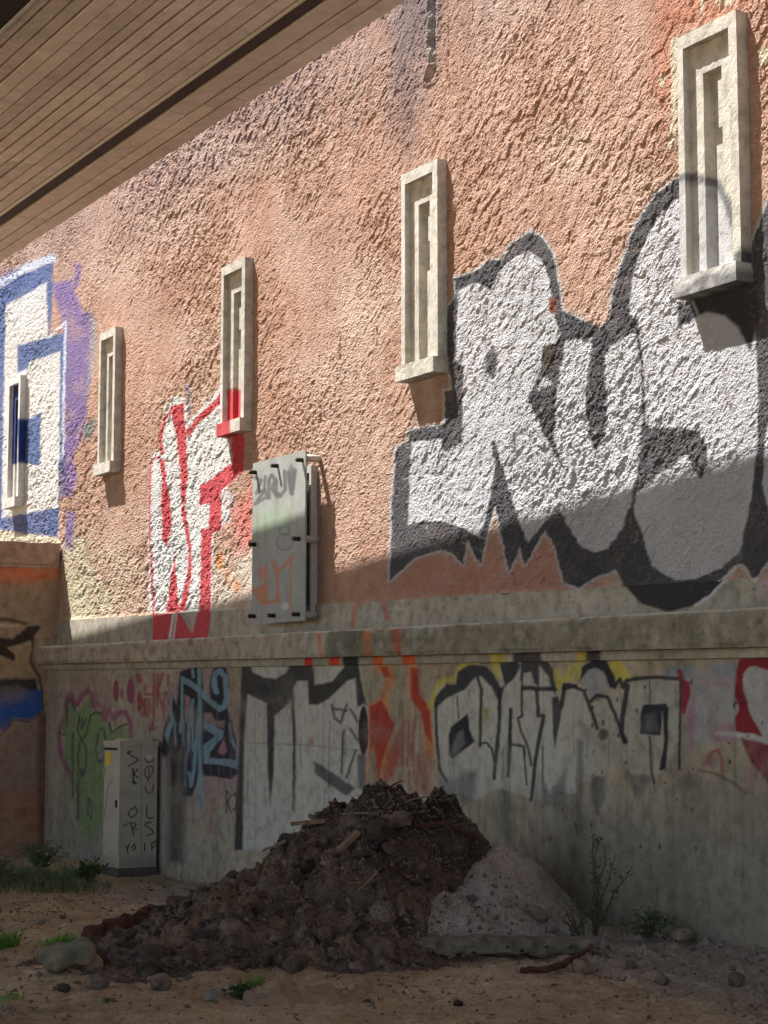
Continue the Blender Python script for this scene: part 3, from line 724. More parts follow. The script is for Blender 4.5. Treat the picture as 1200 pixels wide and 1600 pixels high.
    bs([(300, 190), (295, 600), (280, 760)], 4.5); bs([(190, 390), (180, 560)], 3.5); c.poly(zn([(185, 520), (215, 620), (170, 800), (145, 890), (110, 780), (150, 660)]), lb, 2)
    bs([(305, 640), (315, 900)], 4); bs([(215, 640), (235, 900)], 3); bs([(410, 430), (370, 700), (360, 950), (325, 1100), (325, 1310)], 5.5); bs([(405, 430), (408, 950)], 3); bs([(470, 620), (440, 900), (420, 1150), (390, 1320), (370, 1180)], 5.5)
    c.poly(zn([(520, 640), (640, 690), (730, 750), (720, 820), (640, 900), (590, 970), (570, 1090), (520, 1090), (515, 900), (640, 800), (520, 720)]), lb, 2, .95)
    c.poly(zn([(580, 1030), (800, 1040), (870, 1060), (880, 1150), (760, 1110), (580, 1090)]), lb, 2); bs([(790, 680), (820, 860), (870, 960), (870, 1080)], 5)
    c.line(zn([(600, 1450), (600, 1800)]), 5, lin(176, 104, 96), 5, .7)
    for p in ([(755, 1370), (760, 1600)], [(760, 1380), (800, 1420), (770, 1490), (805, 1600)], [(830, 1420), (850, 1390), (870, 1480), (840, 1570)]): c.line(zn(p), 3, lin(56, 50, 46), 2, .85)
    c.poly([(262, 1165), (292, 1165), (288, 1350), (262, 1350)], lin(66, 60, 58), 14, .8)
    c.poly([(249, 1185), (258, 1180), (258, 1350), (248, 1350)], lin(168, 162, 152), 4, .7)
    # ---- silver and black letters in the middle
    zm = lambda p: Z(360, 960, 3.53, p)
    c.poly(zm([(65, 280), (720, 280), (760, 700), (740, 1300), (40, 1300)]), sil, 6, .75, .25)
    c.poly(zm([(60, 285), (110, 285), (125, 320), (175, 345), (250, 355), (300, 330), (325, 285), (330, 265), (430, 250), (460, 300), (465, 390), (560, 370), (630, 290), (620, 235), (700, 240), (745, 480), (755, 500), (700, 510), (690, 350), (640, 370), (540, 470), (480, 500), (432, 498), (425, 370), (370, 365), (350, 400), (362, 700), (350, 1080), (340, 1080), (345, 700), (335, 480), (245, 560), (240, 850), (220, 1060), (205, 860), (200, 490), (95, 440), (75, 700), (70, 1300), (20, 1300), (45, 800)]), dk, 3.5, .95, .06)
    c.poly(zm([(460, 810), (500, 830), (690, 960), (640, 1000), (560, 950), (470, 880)]), lin(84, 82, 80), 4, .9)
    c.ell(*zm([(735, 640)])[0], 8.5, 39, dk, 3); c.ring(*zm([(735, 640)])[0], 9.5, 41, 2.2, lin(206, 176, 176), 2, .8)
    for p in ([(560, 500), (575, 570), (610, 600), (640, 500)], [(660, 520), (700, 590)], [(660, 630), (700, 690)], [(625, 640), (612, 870)], [(690, 750), (640, 900)], [(565, 520), (640, 530)]): c.line(zm(p), 4, lin(72, 70, 70), 2.5, .85)
    c.line(zm([(110, 710), (420, 720), (700, 750)]), 1.6, lin(96, 92, 88), 2, .6); c.ell(*zm([(450, 705)])[0], 4, 6, lin(190, 110, 90), 4, .7)
    c.poly(zm([(700, 780), (750, 760), (745, 960), (705, 960)]), lin(84, 82, 84), 5, .8)
    # ---- red and orange flames
    fr_ = lin(196, 56, 34); og = lin(222, 128, 52)
    for p in ([(820, 285), (870, 310), (880, 360), (850, 460), (845, 620)], [(1000, 280), (1010, 440), (1080, 540), (1100, 760)]): c.line(zm(p), 15, og, 5, .9)
    c.poly(zm([(770, 500), (830, 450), (900, 620), (880, 690), (850, 950), (830, 900), (800, 700), (770, 780), (750, 950), (760, 700)]), og, 5, .9)
    c.poly(zm([(820, 285), (870, 290), (885, 350), (850, 345)]), fr_, 4); c.poly(zm([(770, 510), (835, 470), (905, 610), (840, 800), (820, 930), (790, 700), (770, 760)]), fr_, 4); c.poly(zm([(995, 290), (1040, 300), (1040, 440), (1100, 510), (1110, 720), (1075, 660), (1050, 540), (995, 470)]), fr_, 4)
    c.poly(zm([(860, 900), (870, 760), (920, 660), (945, 600), (940, 780), (900, 880), (850, 950)]), fr_, 6, .8, .2)
    for x0 in (955, 985, 1010): c.line(zm([(x0, 590), (x0 - 8, 830)]), 4.5, lin(176, 80, 80), 3, .8, .3)
    c.poly(zm([(1010, 760), (1110, 740), (1100, 1000), (1020, 980)]), lin(170, 96, 84), 12, .75, .2)
    for k in range(7): 
        x0 = 800 + k * 45; c.line(zm([(x0, 800 + RNG.uniform(-60, 80)), (x0 + 4, 1000)]), 3.2, lin(182, 90, 70), 3, .55)
    # ---- pale letters with black outline on the right
    zr = lambda p: Z(660, 1010, 5, p); zs = lambda p: Z(880, 1010, 3.75, p)
    yl = lin(206, 182, 48); pk = lin(190, 182, 164)
    for p in ([(70, 470), (150, 270), (260, 260), (330, 120), (420, 120)], [(560, 60), (570, 160), (600, 230)], [(1040, 200), (1060, 320), (1110, 250)]): c.line(zr(p), 11, yl, 5, .9)
    c.poly(zs([(0, 140), (110, 60), (120, 180), (0, 220)]), yl, 7, .6); c.poly(zs([(265, 80), (340, 90), (410, 190), (350, 215), (290, 190)]), yl, 4, .95)
    c.poly(zr([(90, 450), (130, 330), (200, 290), (265, 290), (275, 200), (380, 140), (520, 150), (580, 260), (600, 360), (600, 120), (740, 110), (900, 60), (1000, 120), (1040, 290), (1060, 400), (1090, 290), (1200, 290), (1300, 330), (1300, 800), (1200, 1150), (1000, 1150), (880, 1200), (600, 1100), (420, 1200), (150, 1100), (100, 800)]), pk, 4, .92, .12)
    c.poly(zs([(0, 250), (120, 250), (170, 320), (260, 290), (370, 220), (690, 190), (690, 560), (600, 720), (520, 760), (400, 740), (250, 640), (240, 760), (160, 780), (100, 820), (0, 800)]), lin(178, 168, 148), 8, .75, .3)
    ok = lin(50, 47, 52)
    c.poly(zr([(90, 480), (100, 400), (190, 290), (265, 300), (275, 200), (370, 140), (500, 150), (560, 220), (610, 330), (640, 300), (600, 130), (740, 115), (770, 150), (720, 240), (640, 320), (590, 500), (590, 420), (540, 320), (460, 235), (420, 240), (330, 340), (200, 400), (120, 470)]), ok, 3.5, .95)
    c.poly(zr([(770, 120), (870, 70), (960, 80), (1020, 180), (1040, 320), (1040, 400), (1000, 320), (990, 240), (910, 150), (910, 320), (870, 290), (850, 200), (790, 210), (780, 330), (760, 250)]), ok, 3.5, .93)
    def os_(p, w_): c.line(zr(p), w_, ok, 2.4, .93)
    os_([(105, 440), (110, 700), (135, 960), (190, 1060)], 5); os_([(275, 390), (285, 560)], 2.4); os_([(430, 245), (460, 330), (450, 780)], 5); os_([(605, 330), (600, 600), (560, 1030)], 6); os_([(560, 900), (545, 800), (500, 750), (450, 760)], 4)
    c.poly(zr([(205, 700), (220, 630), (355, 525), (370, 650), (410, 740), (370, 780), (230, 880), (205, 840)]), ok, 3); c.poly(zr([(235, 790), (270, 680), (320, 650), (335, 770), (250, 840)]), lin(120, 120, 116), 4, .8)
    c.poly(zr([(470, 470), (510, 490), (515, 560), (475, 590)]), lin(170, 150, 50), 4, .8)
    c.poly(zr([(675, 480), (700, 480), (700, 760), (680, 1030), (655, 1020)]), ok, 3); os_([(700, 765), (790, 780), (800, 850)], 4); os_([(775, 300), (775, 540), (745, 560), (770, 660), (830, 800), (850, 930)], 4); os_([(785, 325), (1035, 335)], 7); os_([(890, 340), (905, 540), (945, 540), (930, 620), (880, 900), (850, 1200)], 6); os_([(790, 780), (815, 1080)], 3)
    c.poly(zr([(1010, 400), (1060, 390), (1090, 500), (1035, 790), (1020, 700)]), ok, 3, .9); os_([(1085, 470), (1110, 300), (1200, 310)], 7)
    c.poly(zr([(130, 1030), (200, 1050), (330, 980), (430, 960), (425, 1100), (390, 1230), (150, 1240)]), lin(112, 112, 106), 10, .75); c.poly(zr([(590, 1180), (630, 1110), (700, 1190), (690, 1500), (600, 1500)]), lin(108, 108, 102), 12, .6)
    c.poly(zr([(940, 1060), (1000, 1140), (1120, 960), (1130, 1250), (950, 1250)]), lin(112, 112, 104), 8, .75); os_([(940, 780), (940, 1060)], 2.4)
    def ss(p, w_): c.line(zs(p), w_, ok, 2.4, .93)
    c.poly(zs([(100, 200), (110, 120), (180, 75), (250, 80), (300, 170), (310, 250), (270, 240), (240, 150), (180, 125), (130, 160)]), ok, 3); c.poly(zs([(110, 200), (140, 140), (200, 130), (240, 180), (260, 260), (160, 300)]), lin(160, 160, 164), 5, .7)
    ss([(0, 250), (60, 235), (120, 260), (160, 360), (200, 480)], 6); ss([(165, 320), (200, 285), (260, 300), (300, 390), (340, 500), (370, 560)], 6); ss([(300, 240), (330, 190), (350, 240), (370, 200)], 6); ss([(375, 230), (350, 400), (340, 500), (360, 560)], 8)
    ss([(385, 200), (420, 190), (540, 180), (690, 190)], 6); ss([(690, 190), (685, 400), (680, 720)], 4.5); ss([(505, 200), (510, 320)], 2)
    c.poly(zs([(450, 400), (470, 340), (600, 335), (618, 360), (612, 560), (600, 720), (560, 730), (590, 560), (580, 380), (570, 520), (450, 515)]), ok, 3); c.poly(zs([(470, 400), (540, 380), (560, 500), (480, 500)]), lin(92, 92, 92), 6, .8); ss([(505, 530), (515, 700), (530, 800)], 4)
    c.poly(zs([(80, 540), (120, 550), (110, 1100), (85, 1100)]), lin(104, 102, 94), 6, .7); c.poly(zs([(165, 760), (240, 760), (250, 880), (200, 1000), (165, 880)]), lin(100, 100, 94), 6, .75); c.poly(zs([(370, 740), (520, 760), (450, 900), (400, 850)]), lin(104, 102, 94), 8, .7)
    c.poly(zs([(80, 420), (130, 460), (350, 600), (500, 720), (400, 730), (240, 640), (100, 520)]), lin(160, 142, 124), 8, .6); c.ell(*zs([(235, 515)])[0], 8, 9, lin(88, 76, 62), 4, .85)
    # ---- pink and red at the far right
    c.poly(zs([(700, 140), (900, 100), (1020, 100), (1020, 560), (720, 560)]), lin(168, 150, 152), 10, .65, .3); c.poly(zs([(600, 130), (760, 110), (740, 180), (600, 170)]), lin(110, 140, 158), 8, .6, .3); c.poly(zs([(880, 120), (1000, 80), (1000, 180), (890, 180)]), lin(124, 140, 156), 8, .6, .3)
    c.poly(zs([(690, 190), (740, 210), (745, 280), (715, 390), (695, 400)]), lin(166, 40, 48), 3); c.line(zs([(680, 150), (690, 180)]), 8, lin(166, 40, 48), 3)
    c.poly(zs([(720, 400), (765, 300), (765, 600), (735, 640)]), lin(176, 110, 132), 6, .8); c.poly(zs([(780, 230), (850, 220), (850, 560), (770, 580)]), lin(158, 158, 154), 5, .8, .2)
    c.poly(zs([(880, 270), (1000, 260), (1010, 440), (880, 450)]), lin(158, 156, 146), 5, .8); c.poly(zs([(880, 460), (1000, 450), (1000, 560), (880, 560)]), lin(176, 118, 134), 5, .7); c.line(zs([(880, 510), (1000, 510)]), 7, lin(184, 170, 166), 4, .7)
    c.poly(zs([(1030, 70), (1300, 50), (1300, 200), (1200, 140), (1100, 115), (1055, 160), (1055, 250), (1100, 400), (1180, 530), (1010, 500), (1005, 420), (1030, 370), (1005, 280), (1015, 150)]), lin(158, 30, 40), 3)
    c.poly(zs([(1055, 200), (1070, 135), (1130, 115), (1200, 150), (1300, 230), (1300, 560), (1170, 530), (1100, 400)]), lin(178, 172, 164), 3, .9, .15); c.poly(zs([(1040, 540), (1200, 570), (1300, 600), (1300, 900), (1200, 800), (1100, 680)]), lin(146, 42, 48), 4, .9, .2)
    c.line(zs([(1010, 520), (1110, 525), (1200, 560)]), 7, lin(188, 180, 174), 3, .9); c.line(zs([(850, 680), (870, 620), (910, 610), (930, 660), (935, 730)]), 6, lin(164, 64, 66), 4, .8); c.poly(zs([(800, 690), (880, 640), (880, 710)]), lin(170, 100, 100), 6, .7)
    c.line(zs([(790, 720), (900, 750), (1000, 800), (1070, 860)]), 4.5, lin(96, 82, 60), 4, .7); c.poly(zs([(1060, 640), (1140, 760), (1080, 850)]), lin(172, 116, 116), 8, .6); c.poly(zs([(690, 760), (790, 740), (780, 820), (690, 840)]), lin(110, 106, 92), 6, .6)
    for _ in range(70):
        x0 = RNG.choice([RNG.uniform(100, 250), RNG.uniform(280, 375), RNG.uniform(380, 570), RNG.uniform(570, 680), RNG.uniform(690, 1060)]); y0 = RNG.uniform(1090, 1210)
        cl = gr_ if x0 < 170 else lin(120, 90, 100) if x0 < 375 else dk if x0 < 570 else fr_ if x0 < 680 else ok
        c.line([(x0, y0), (x0 + RNG.normal(0, .8), y0 + RNG.uniform(25, 110))], RNG.uniform(.9, 2.0), cl, 1.4, .55)
    for _ in range(30):
        x0, y0 = RNG.uniform(90, 1180), RNG.uniform(1060, 1260); c.ell(x0, y0, RNG.uniform(5, 28), RNG.uniform(5, 30), lin(150, 140, 124), 16, .35, .8)
    # joints, seepage and chips in the concrete
    for x0 in (398, 505, 708, 848, 1014, 1148): c.line([(x0, 1035), (x0 + 2, 1380)], 1.2, lin(84, 80, 74), 1.4, .5)
    for _ in range(60):
        x0 = RNG.uniform(80, 1200); y0 = RNG.uniform(1060, 1400); c.line([(x0, y0), (x0 + RNG.normal(0, 1.5), y0 + abs(RNG.normal(0, 26)))], RNG.uniform(1, 3), lin(78, 76, 66), 2.5, .45)
    for _ in range(45):
        x0 = RNG.uniform(860, 1200); y0 = RNG.uniform(1060, 1330); c.ell(x0, y0, RNG.uniform(.8, 2.5), RNG.uniform(1.5, 5), lin(48, 46, 42), 1.6, .85)
    for x0 in np.arange(700, 1200, 19): c.line([(x0 + RNG.normal(0, 5), 1200 + RNG.uniform(0, 40)), (x0 + RNG.normal(0, 3), 1300 + RNG.uniform(0, 60))], RNG.uniform(3, 9), lin(104, 102, 90), 8, .3)
strip('plinth_wall', lambda u: -0.7 + 0 * np.asarray(u, float), lambda u: mol_bot(u) - 0.002, 0.15, M['plinth'], 330, plinth_paint, 0.002, warp=1.0)

# ---- the five precast slit windows
def win_paint(nm):
    if nm == 'C':
        def fr(c): c.poly([(340, 600), (348, 600), (348, 672), (340, 680)], K['white'], 2, .8); 
        def inn(c): c.poly([(344, 608), (380, 608), (380, 660), (344, 668)], R, 1.2)
        def sil(c): c.poly([(344, 640), (366, 640), (366, 700), (344, 700)], R, 1.2)
        return fr, inn, inn, sil
    if nm == 'A':
        def fr(c): c.poly([(0, 590), (60, 570), (60, 800), (0, 800)], K['white'], 2, .85, .2); c.poly([(28, 655), (60, 650), (60, 725), (28, 722)], K['navy'], 2)
        def inn(c): c.poly([(0, 590), (60, 570), (60, 725), (0, 725)], K['navy'], 2); c.poly([(0, 725), (60, 725), (60, 800), (0, 800)], K['white'], 2, .8)
        def sil(c): c.poly([(0, 740), (60, 740), (60, 800), (0, 800)], K['white'], 3, .6, .3)
        return fr, inn, inn, sil
    if nm == 'E':
        arch = [(1050, 282), (1080, 276), (1108, 284), (1128, 318), (1140, 360), (1146, 398)]
        def fr(c): c.poly([(1040, 285), (1072, 280), (1072, 470), (1040, 470)], S_, 3, .85, .2); c.line(arch[:2], 14, lin(110, 110, 114), 4, .9); c.poly([(1148, 395), (1200, 360), (1200, 470), (1148, 470)], K['dk'], 6, .9)
        def inn(c): c.poly([(1040, 285), (1090, 277), (1112, 290), (1132, 330), (1142, 375), (1146, 420), (1040, 470)], S_, 3, .9, .1); c.line(arch, 13, lin(106, 106, 110), 4, .95)
        def sil(c):
            c.poly([(1040, 380), (1200, 380), (1200, 480), (1040, 480)], lin(176, 176, 176), 3, .7, .5); c.poly([(1062, 462), (1110, 430), (1150, 425), (1190, 400), (1190, 480), (1060, 480)], lin(92, 92, 94), 5, .8, .6)
        return fr, inn, inn, sil
    if nm == 'D':
        def fr(c): c.poly([(686, 470), (720, 460), (720, 600), (686, 600)], lin(170, 168, 168), 5, .6, .2)
        return fr, None, None, None
    return None, None, None, None
for nm, a, b, c0, d0 in WDIM:
    s = (b - a) / 0.603
    l1, r1, t1 = a + 0.062 * s, b - 0.079 * s, d0 - 0.098
    l2, r2, t2 = a + 0.20 * s, a + 0.385 * s, d0 - 0.312
    st = c0 + 0.135
    pf, pi, pp, ps = win_paint(nm)
    stp = 0.03
    w = join_boxes('window', [(a, l1, st, d0, -0.02, .105), (r1, b, st, d0, -0.02, .105), (l1, r1, t1, d0, -0.02, .105)], M['precast'], None, None, stp, pf, 0.0018)
    inner = join_boxes('inner_frame', [(l1, l2, st, t1, -0.08, .045), (r2, r1, st, t1, -0.08, .045), (l2, r2, t2, t1, -0.08, .045)], M['precast'], None, None, stp, pi, 0.0025)
    vm1, vm2 = st + (t2 - st) * random.uniform(.55, .62), st + (t2 - st) * random.uniform(.70, .78)
    panel = join_boxes('infill_panel', [(l2, r2, st, t2, -0.08, -.055), (l2 + (r2 - l2) * random.uniform(.5, .75), r2, vm2, t2 - random.uniform(.05, .2), -.06, .030), (l2 + (r2 - l2) * random.uniform(.55, .8), r2, st, vm1, -.06, .030)], M['precast'], None, None, stp, pp, 0.0025)
    sill = join_boxes('sill', [(a - 0.03, b - 0.005, c0, st, -0.02, .15)], M['precast'], None, None, stp, ps, 0.0028)
    hp(w); 
    for q in (inner, panel, sill): q.parent = w
bpy.context.view_layer.update()
for o in house_parts: adopt(o, house)

# =================================================================== SIDE WALL at the far left
side_top = W(95, 850, 0)[1]
sw = empty('side_wall', P(USIDE, -0.3, 2.5), 'low brown side wall with blue and orange graffiti at the far left, meeting the house', 'wall')
def swp(o): adopt(o, sw); return o
oo = np.linspace(0.0, 6.0, 300); zz = np.linspace(-0.8, side_top - 0.28, 260)
o2, z2 = np.meshgrid(oo, zz)
dispu = 0.006 * (fbm(o2 * 4, z2 * 4, 4, 401) - .5)
sx, sy = chart_xy(PA(USIDE + 0 * o2, z2, o2))
cs = Chart(sx, sy, 1.6, 8, 410)
cs.poly([(-200, 880), (110, 880), (110, 900), (50, 912), (-200, 915)], lin(196, 104, 66), 8, .85, .3)
cs.poly([(-200, 915), (110, 905), (110, 985), (-200, 990)], lin(146, 118, 96), 20, .5, .4)
cs.poly([(-200, 1005), (60, 1010), (50, 1060), (-200, 1060)], lin(170, 140, 104), 14, .6, .3)
cs.poly([(-80, 990), (20, 998), (45, 978), (66, 977), (50, 1000), (12, 1012), (25, 1025), (22, 1033), (5, 1025), (-80, 1030)], lin(48, 40, 40), 3, .95)
cs.line([(-80, 962), (10, 968), (40, 974)], 6, lin(56, 44, 40), 4, .8); cs.line([(-60, 975), (28, 978)], 5, lin(196, 180, 160), 4, .7)
cs.poly([(-120, 1062), (55, 1060), (62, 1090), (30, 1085), (-120, 1090)], lin(50, 44, 48), 5, .9)
cs.poly([(-120, 1085), (20, 1080), (66, 1078), (66, 1110), (45, 1125), (22, 1122), (8, 1140), (-120, 1160)], lin(40, 86, 160), 4, .95, .1); cs.poly([(-40, 1078), (30, 1070), (55, 1085), (20, 1100), (-40, 1095)], lin(130, 120, 112), 8, .7, .3)
cs.line([(66, 1080), (67, 1112), (45, 1128), (22, 1125), (0, 1150)], 3, lin(30, 36, 60), 2, .8); cs.line([(52, 1000), (48, 1035), (62, 1060), (66, 1080)], 5, lin(64, 54, 50), 3, .85)  # second line paints in the shading round the left end of the cornice
cs.poly([(-200, 1150), (75, 1130), (75, 1240), (-200, 1250)], lin(150, 122, 108), 30, .6, .4); cs.poly([(-200, 1240), (75, 1235), (75, 1340), (-200, 1340)], lin(172, 112, 82), 30, .6, .3)
cs.line([(52, 1180), (48, 1230)], 3, lin(160, 150, 140), 3, .5)
cs.poly([(58, 1120), (76, 1110), (76, 1340), (60, 1340)], lin(96, 52, 46), 8, .6)
swf = mesh_from('render_face', PA(USIDE + dispu, z2, o2), grid_faces(*o2.shape), True, cs.c.reshape(o2.shape + (4,)))
swp(link('render_face', swf, M['sidewall']))
swp(join_boxes('core', [(USIDE - .3, USIDE - .012, -0.8, side_top - 0.281, -0.03, 5.99)], M['sidewall']))
swp(join_boxes('coping', [(USIDE - .34, USIDE + .04, side_top - 0.28, side_top, 0.03, 6.02)], M['coping'], None, None, 0.07, None, 0.012))
swp(join_boxes('drip_fillet', [(USIDE - .02, USIDE + .02, side_top - 0.33, side_top - 0.281, 0.03, 6.0)], M['coping'], None, None, 0.09, None, 0.008))

# =================================================================== BRIDGE DECK overhead
E1 = np.array([0.19625855, 13.23226337, 6.98976078]); E2 = np.array([-4.58000108, 20.92693345, 6.85879431])
DL = (E2 - E1) / np.linalg.norm(E2 - E1)
HPn = np.array([-DL[1], DL[0], 0]); HPn /= np.linalg.norm(HPn)
if HPn[1] > 0: HPn = -HPn                                     # across the deck, away from the house
DN = np.cross(DL, HPn); DN = DN if DN[2] > 0 else -DN
def DK(co):
    co = np.asarray(co, float)
    return E1 + co[..., 0:1] * DL + co[..., 1:2] * HPn + co[..., 2:3] * DN
deck = empty('bridge_deck', E1, 'board marked concrete bridge deck overhead, parallel to the house wall', 'bridge')
def dkp(o): adopt(o, deck); return o
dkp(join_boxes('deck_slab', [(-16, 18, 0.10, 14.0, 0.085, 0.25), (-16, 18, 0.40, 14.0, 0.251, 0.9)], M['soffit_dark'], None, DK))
dkp(join_boxes('edge_beam', [(-16, 18, 1.1, 1.4, 0.91, 1.7)], M['soffit'], None, DK))
dkp(join_boxes('parapet_coping', [(-16, 18, 1.05, 1.45, 1.701, 1.8)], M['soffit'], None, DK))
dkp(join_boxes('edge_fascia', [(-16, 18, 0.065, 0.098, 0.086, 0.16)], M['soffit'], None, DK))
dkp(join_boxes('groove_shade_strip', [(-16, 18, 0.548, 0.685, 0.012, 0.084)], M['bolt'], None, DK))  # dark strip filling the groove, put in for the shade of the recess
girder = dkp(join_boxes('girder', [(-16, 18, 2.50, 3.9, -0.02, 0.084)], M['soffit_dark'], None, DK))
dkp(join_boxes('girder_edge_strip', [(-16, 18, 2.472, 2.498, -0.03, 0.084)], M['white_metal'], None, DK))
# boards: one unit piece, shared
bmb = bmesh.new(); bmesh.ops.create_cube(bmb, size=1.0); bmesh.ops.bevel(bmb, geom=[e for e in bmb.edges], offset=0.02, segments=1, affect='EDGES')
unit = bpy.data.meshes.new('soffit_board'); bmb.to_mesh(unit); bmb.free()
board_mats = []
for k in range(4):
    f_ = [1.0, .86, 1.06, .94][k]
    board_mats.append(mat_concrete('board_concrete_%d' % k, tuple(f_ * x for x in lin(184, 171, 159)), tuple(f_ * x for x in lin(204, 191, 180)), tuple(f_ * x for x in lin(216, 205, 195)), 0.1, False, 0.0, 25, 0.35))
unit_m = []
for k in range(4):
    q = unit.copy(); q.materials.append(board_mats[k]); unit_m.append(q)
rot = Matrix((DL, HPn, DN)).transposed().to_3x3()
def board(t0, t1, a0, a1, z0=0.0, th=0.075):
    o = bpy.data.objects.new('soffit_board', random.choice(unit_m)); COL.objects.link(o)
    c = DK(np.array([(t0 + t1) / 2, (a0 + a1) / 2, z0 + th / 2]))
    o.matrix_world = Matrix.Translation(Vector(c)) @ rot.to_4x4() @ Matrix.Diagonal((t1 - t0, a1 - a0, th, 1))
    bpy.context.view_layer.update() if False else None
    mw = o.matrix_world.copy(); o.parent = deck; o.matrix_parent_inverse = Matrix.Identity(4)
    o.matrix_basis = Matrix.Translation(-Vector(E1)) @ (Matrix.Translation(Vector(c)) @ rot.to_4x4() @ Matrix.Diagonal((t1 - t0, a1 - a0, th, 1)))
    return o
rows = [.725, .86, 1.0, 1.136, 1.26, 1.395, 1.528, 1.649, 1.782, 1.921, 2.064, 2.2, 2.343, 2.47]
for k in range(len(rows) - 1):
    g = random.uniform(.010, .030)
    cuts = [-3.0, 0.04 + .02 * k, 5.3 + (rows[k] - .8) * -0.0 + random.uniform(-.03, .03) if k < 5 else random.uniform(4.2, 8.5), random.uniform(10, 12), 16.0]
    for t0, t1 in zip(cuts[:-1], cuts[1:]):
        board(t0 + .006, t1 - .006, rows[k] + g, rows[k + 1] - random.uniform(.002, .006), random.uniform(-.003, .004))
erows = [.013, .19, .345, .545]
for k in range(3):
    cuts = [-3.0, 2.6 + k * .3, 7.0 + .03 * k, 11.5 + .2 * k, 16.0]
    for t0, t1 in zip(cuts[:-1], cuts[1:]):
        board(t0 + .008, t1 - .008, erows[k] + .003, erows[k + 1] - random.uniform(.014, .024), random.uniform(-.002, .002))
# pipe in the long groove
def tube(name, pts, radii, mat_, parent=None, seg=8, **kw):
    pts = [Vector(p) for p in pts]; n = len(pts); cos = []; 
    if not hasattr(radii, '__len__'): radii = [radii] * n
    for i, p in enumerate(pts):
        d = (pts[min(i + 1, n - 1)] - pts[max(i - 1, 0)]).normalized()
        a = d.orthogonal().normalized(); b = d.cross(a)
        if i and abs(a.dot(prev)) < .99:
            a = (prev - d * prev.dot(d)).normalized(); b = d.cross(a)
        prev = a
        for k in range(seg):
            an = 2 * math.pi * k / seg; cos.append(p + (a * math.cos(an) + b * math.sin(an)) * radii[i])
    f = []
    for i in range(n - 1):
        for k in range(seg):
            f.append((i * seg + k, i * seg + (k + 1) % seg, (i + 1) * seg + (k + 1) % seg, (i + 1) * seg + k))
    c0 = len(cos); cos.append(pts[0]); cos.append(pts[-1])
    tri = [(c0, (k + 1) % seg, k, k) for k in range(seg)] + [(c0 + 1, (n - 1) * seg + k, (n - 1) * seg + (k + 1) % seg, (n - 1) * seg + (k + 1) % seg) for k in range(seg)]
    me = bpy.data.meshes.new(name); me.from_pydata([tuple(c) for c in cos], [], f + [t[:3] for t in tri]); me.update()
    for p_ in me.polygons: p_.use_smooth = True
    o = link(name, me, mat_, None, **kw)
    if parent is not None: adopt(o, parent)
    return o
tube('conduit', [DK(np.array([t, .70, .012])) for t in (-16, 0, 18)], .022, M['tube'], deck)

# =================================================================== VENT with steel cover plate
vent = empty('vent_cover', P(-15.58, 2.42, 0.0), 'grey steel cover plate on rusty bolts over a vent box, tagged black and orange', 'vent')
pu0, pu1, pz0, pz1 = -16.15, -15.02, 2.42, 4.055
PO = .205
gu, gv = np.meshgrid(np.linspace(pu0, pu1, 150), np.linspace(pz0, pz1, 200))
px_, py_ = chart_xy(PA(gu, gv, 0 * gu + PO))
cp = Chart(px_, py_, .8, 6, 510)
zp = lambda p: Z(380, 690, 5.33, p)
cp.poly(zp([(75, 620), (250, 560), (420, 560), (420, 660), (75, 830)]), lin(136, 162, 126), 18, .5, .2)
for _ in range(14):
    x0, y0 = RNG.uniform(398, 475), RNG.uniform(740, 960); cp.line([(x0, y0), (x0 + 1, y0 + RNG.uniform(10, 60))], RNG.uniform(2, 5), lin(132, 112, 92), 4, .4, .4)
cp.poly(zp([(75, 900), (520, 800), (510, 1500), (80, 1500)]), lin(150, 150, 150), 40, .4, .4)
gk = lin(88, 88, 88)
for p, w_ in (([(95, 300), (150, 320), (110, 430), (180, 400), (100, 520), (175, 470)], 5), ([(185, 290), (175, 380), (200, 470)], 4.5), ([(215, 470), (215, 320), (235, 280), (270, 320), (235, 390), (285, 460)], 6), ([(275, 330), (270, 420), (310, 450), (350, 400), (345, 250)], 6), ([(375, 260), (405, 430), (430, 240)], 7)):
    cp.line(zp(p), w_, gk, 2.2, .92)
cp.poly(zp([(365, 250), (400, 190), (445, 250), (405, 450)]), gk, 5, .8)
oc = lin(186, 116, 80)
for p, w_ in (([(130, 1060), (150, 1140), (190, 1030), (195, 1300), (170, 1200), (110, 1250)], 5), ([(245, 1000), (285, 1110), (290, 1330)], 5), ([(285, 1090), (410, 960), (420, 940)], 5), ([(395, 980), (395, 1400)], 3.4), ([(90, 1240), (160, 1350), (300, 1320)], 6)): cp.line(zp(p), w_, oc, 3, .85, .1)
cp.poly(zp([(90, 1220), (180, 1180), (200, 1320), (150, 1360)]), oc, 6, .7)
cp.ring(*zp([(345, 740)])[0], 8, 6, 2, lin(90, 96, 86), 2, .6); cp.ring(*zp([(345, 840)])[0], 13, 12, 2, lin(86, 90, 84), 2, .6)
cp.ell(*zp([(350, 1370)])[0], 6, 6, lin(196, 196, 196), 3, .7, .6)
for _ in range(40): 
    x0, y0 = RNG.uniform(395, 478), RNG.uniform(715, 970); cp.line([(x0, y0), (x0, y0 + RNG.uniform(6, 40))], 1.2, lin(140, 140, 136), 1.5, .35)
po = PO + 0.004 * (fbm(gu * 1.2, gv * 1.2, 2, 520) - .5)
front = mesh_from('cover_plate', PA(gu, gv, po), grid_faces(*gu.shape), True, cp.c.reshape(gu.shape + (4,)))
adopt(link('cover_plate', front, M['steel']), vent)
adopt(join_boxes('plate_back', [(pu0, pu1, pz0, pz1, PO - .014, PO - .003)], M['steel']), vent)
adopt(join_boxes('vent_box', [(-15.88, -15.16, 2.55, 3.9, 0.0, .03)], M['mesh_dark']), vent)
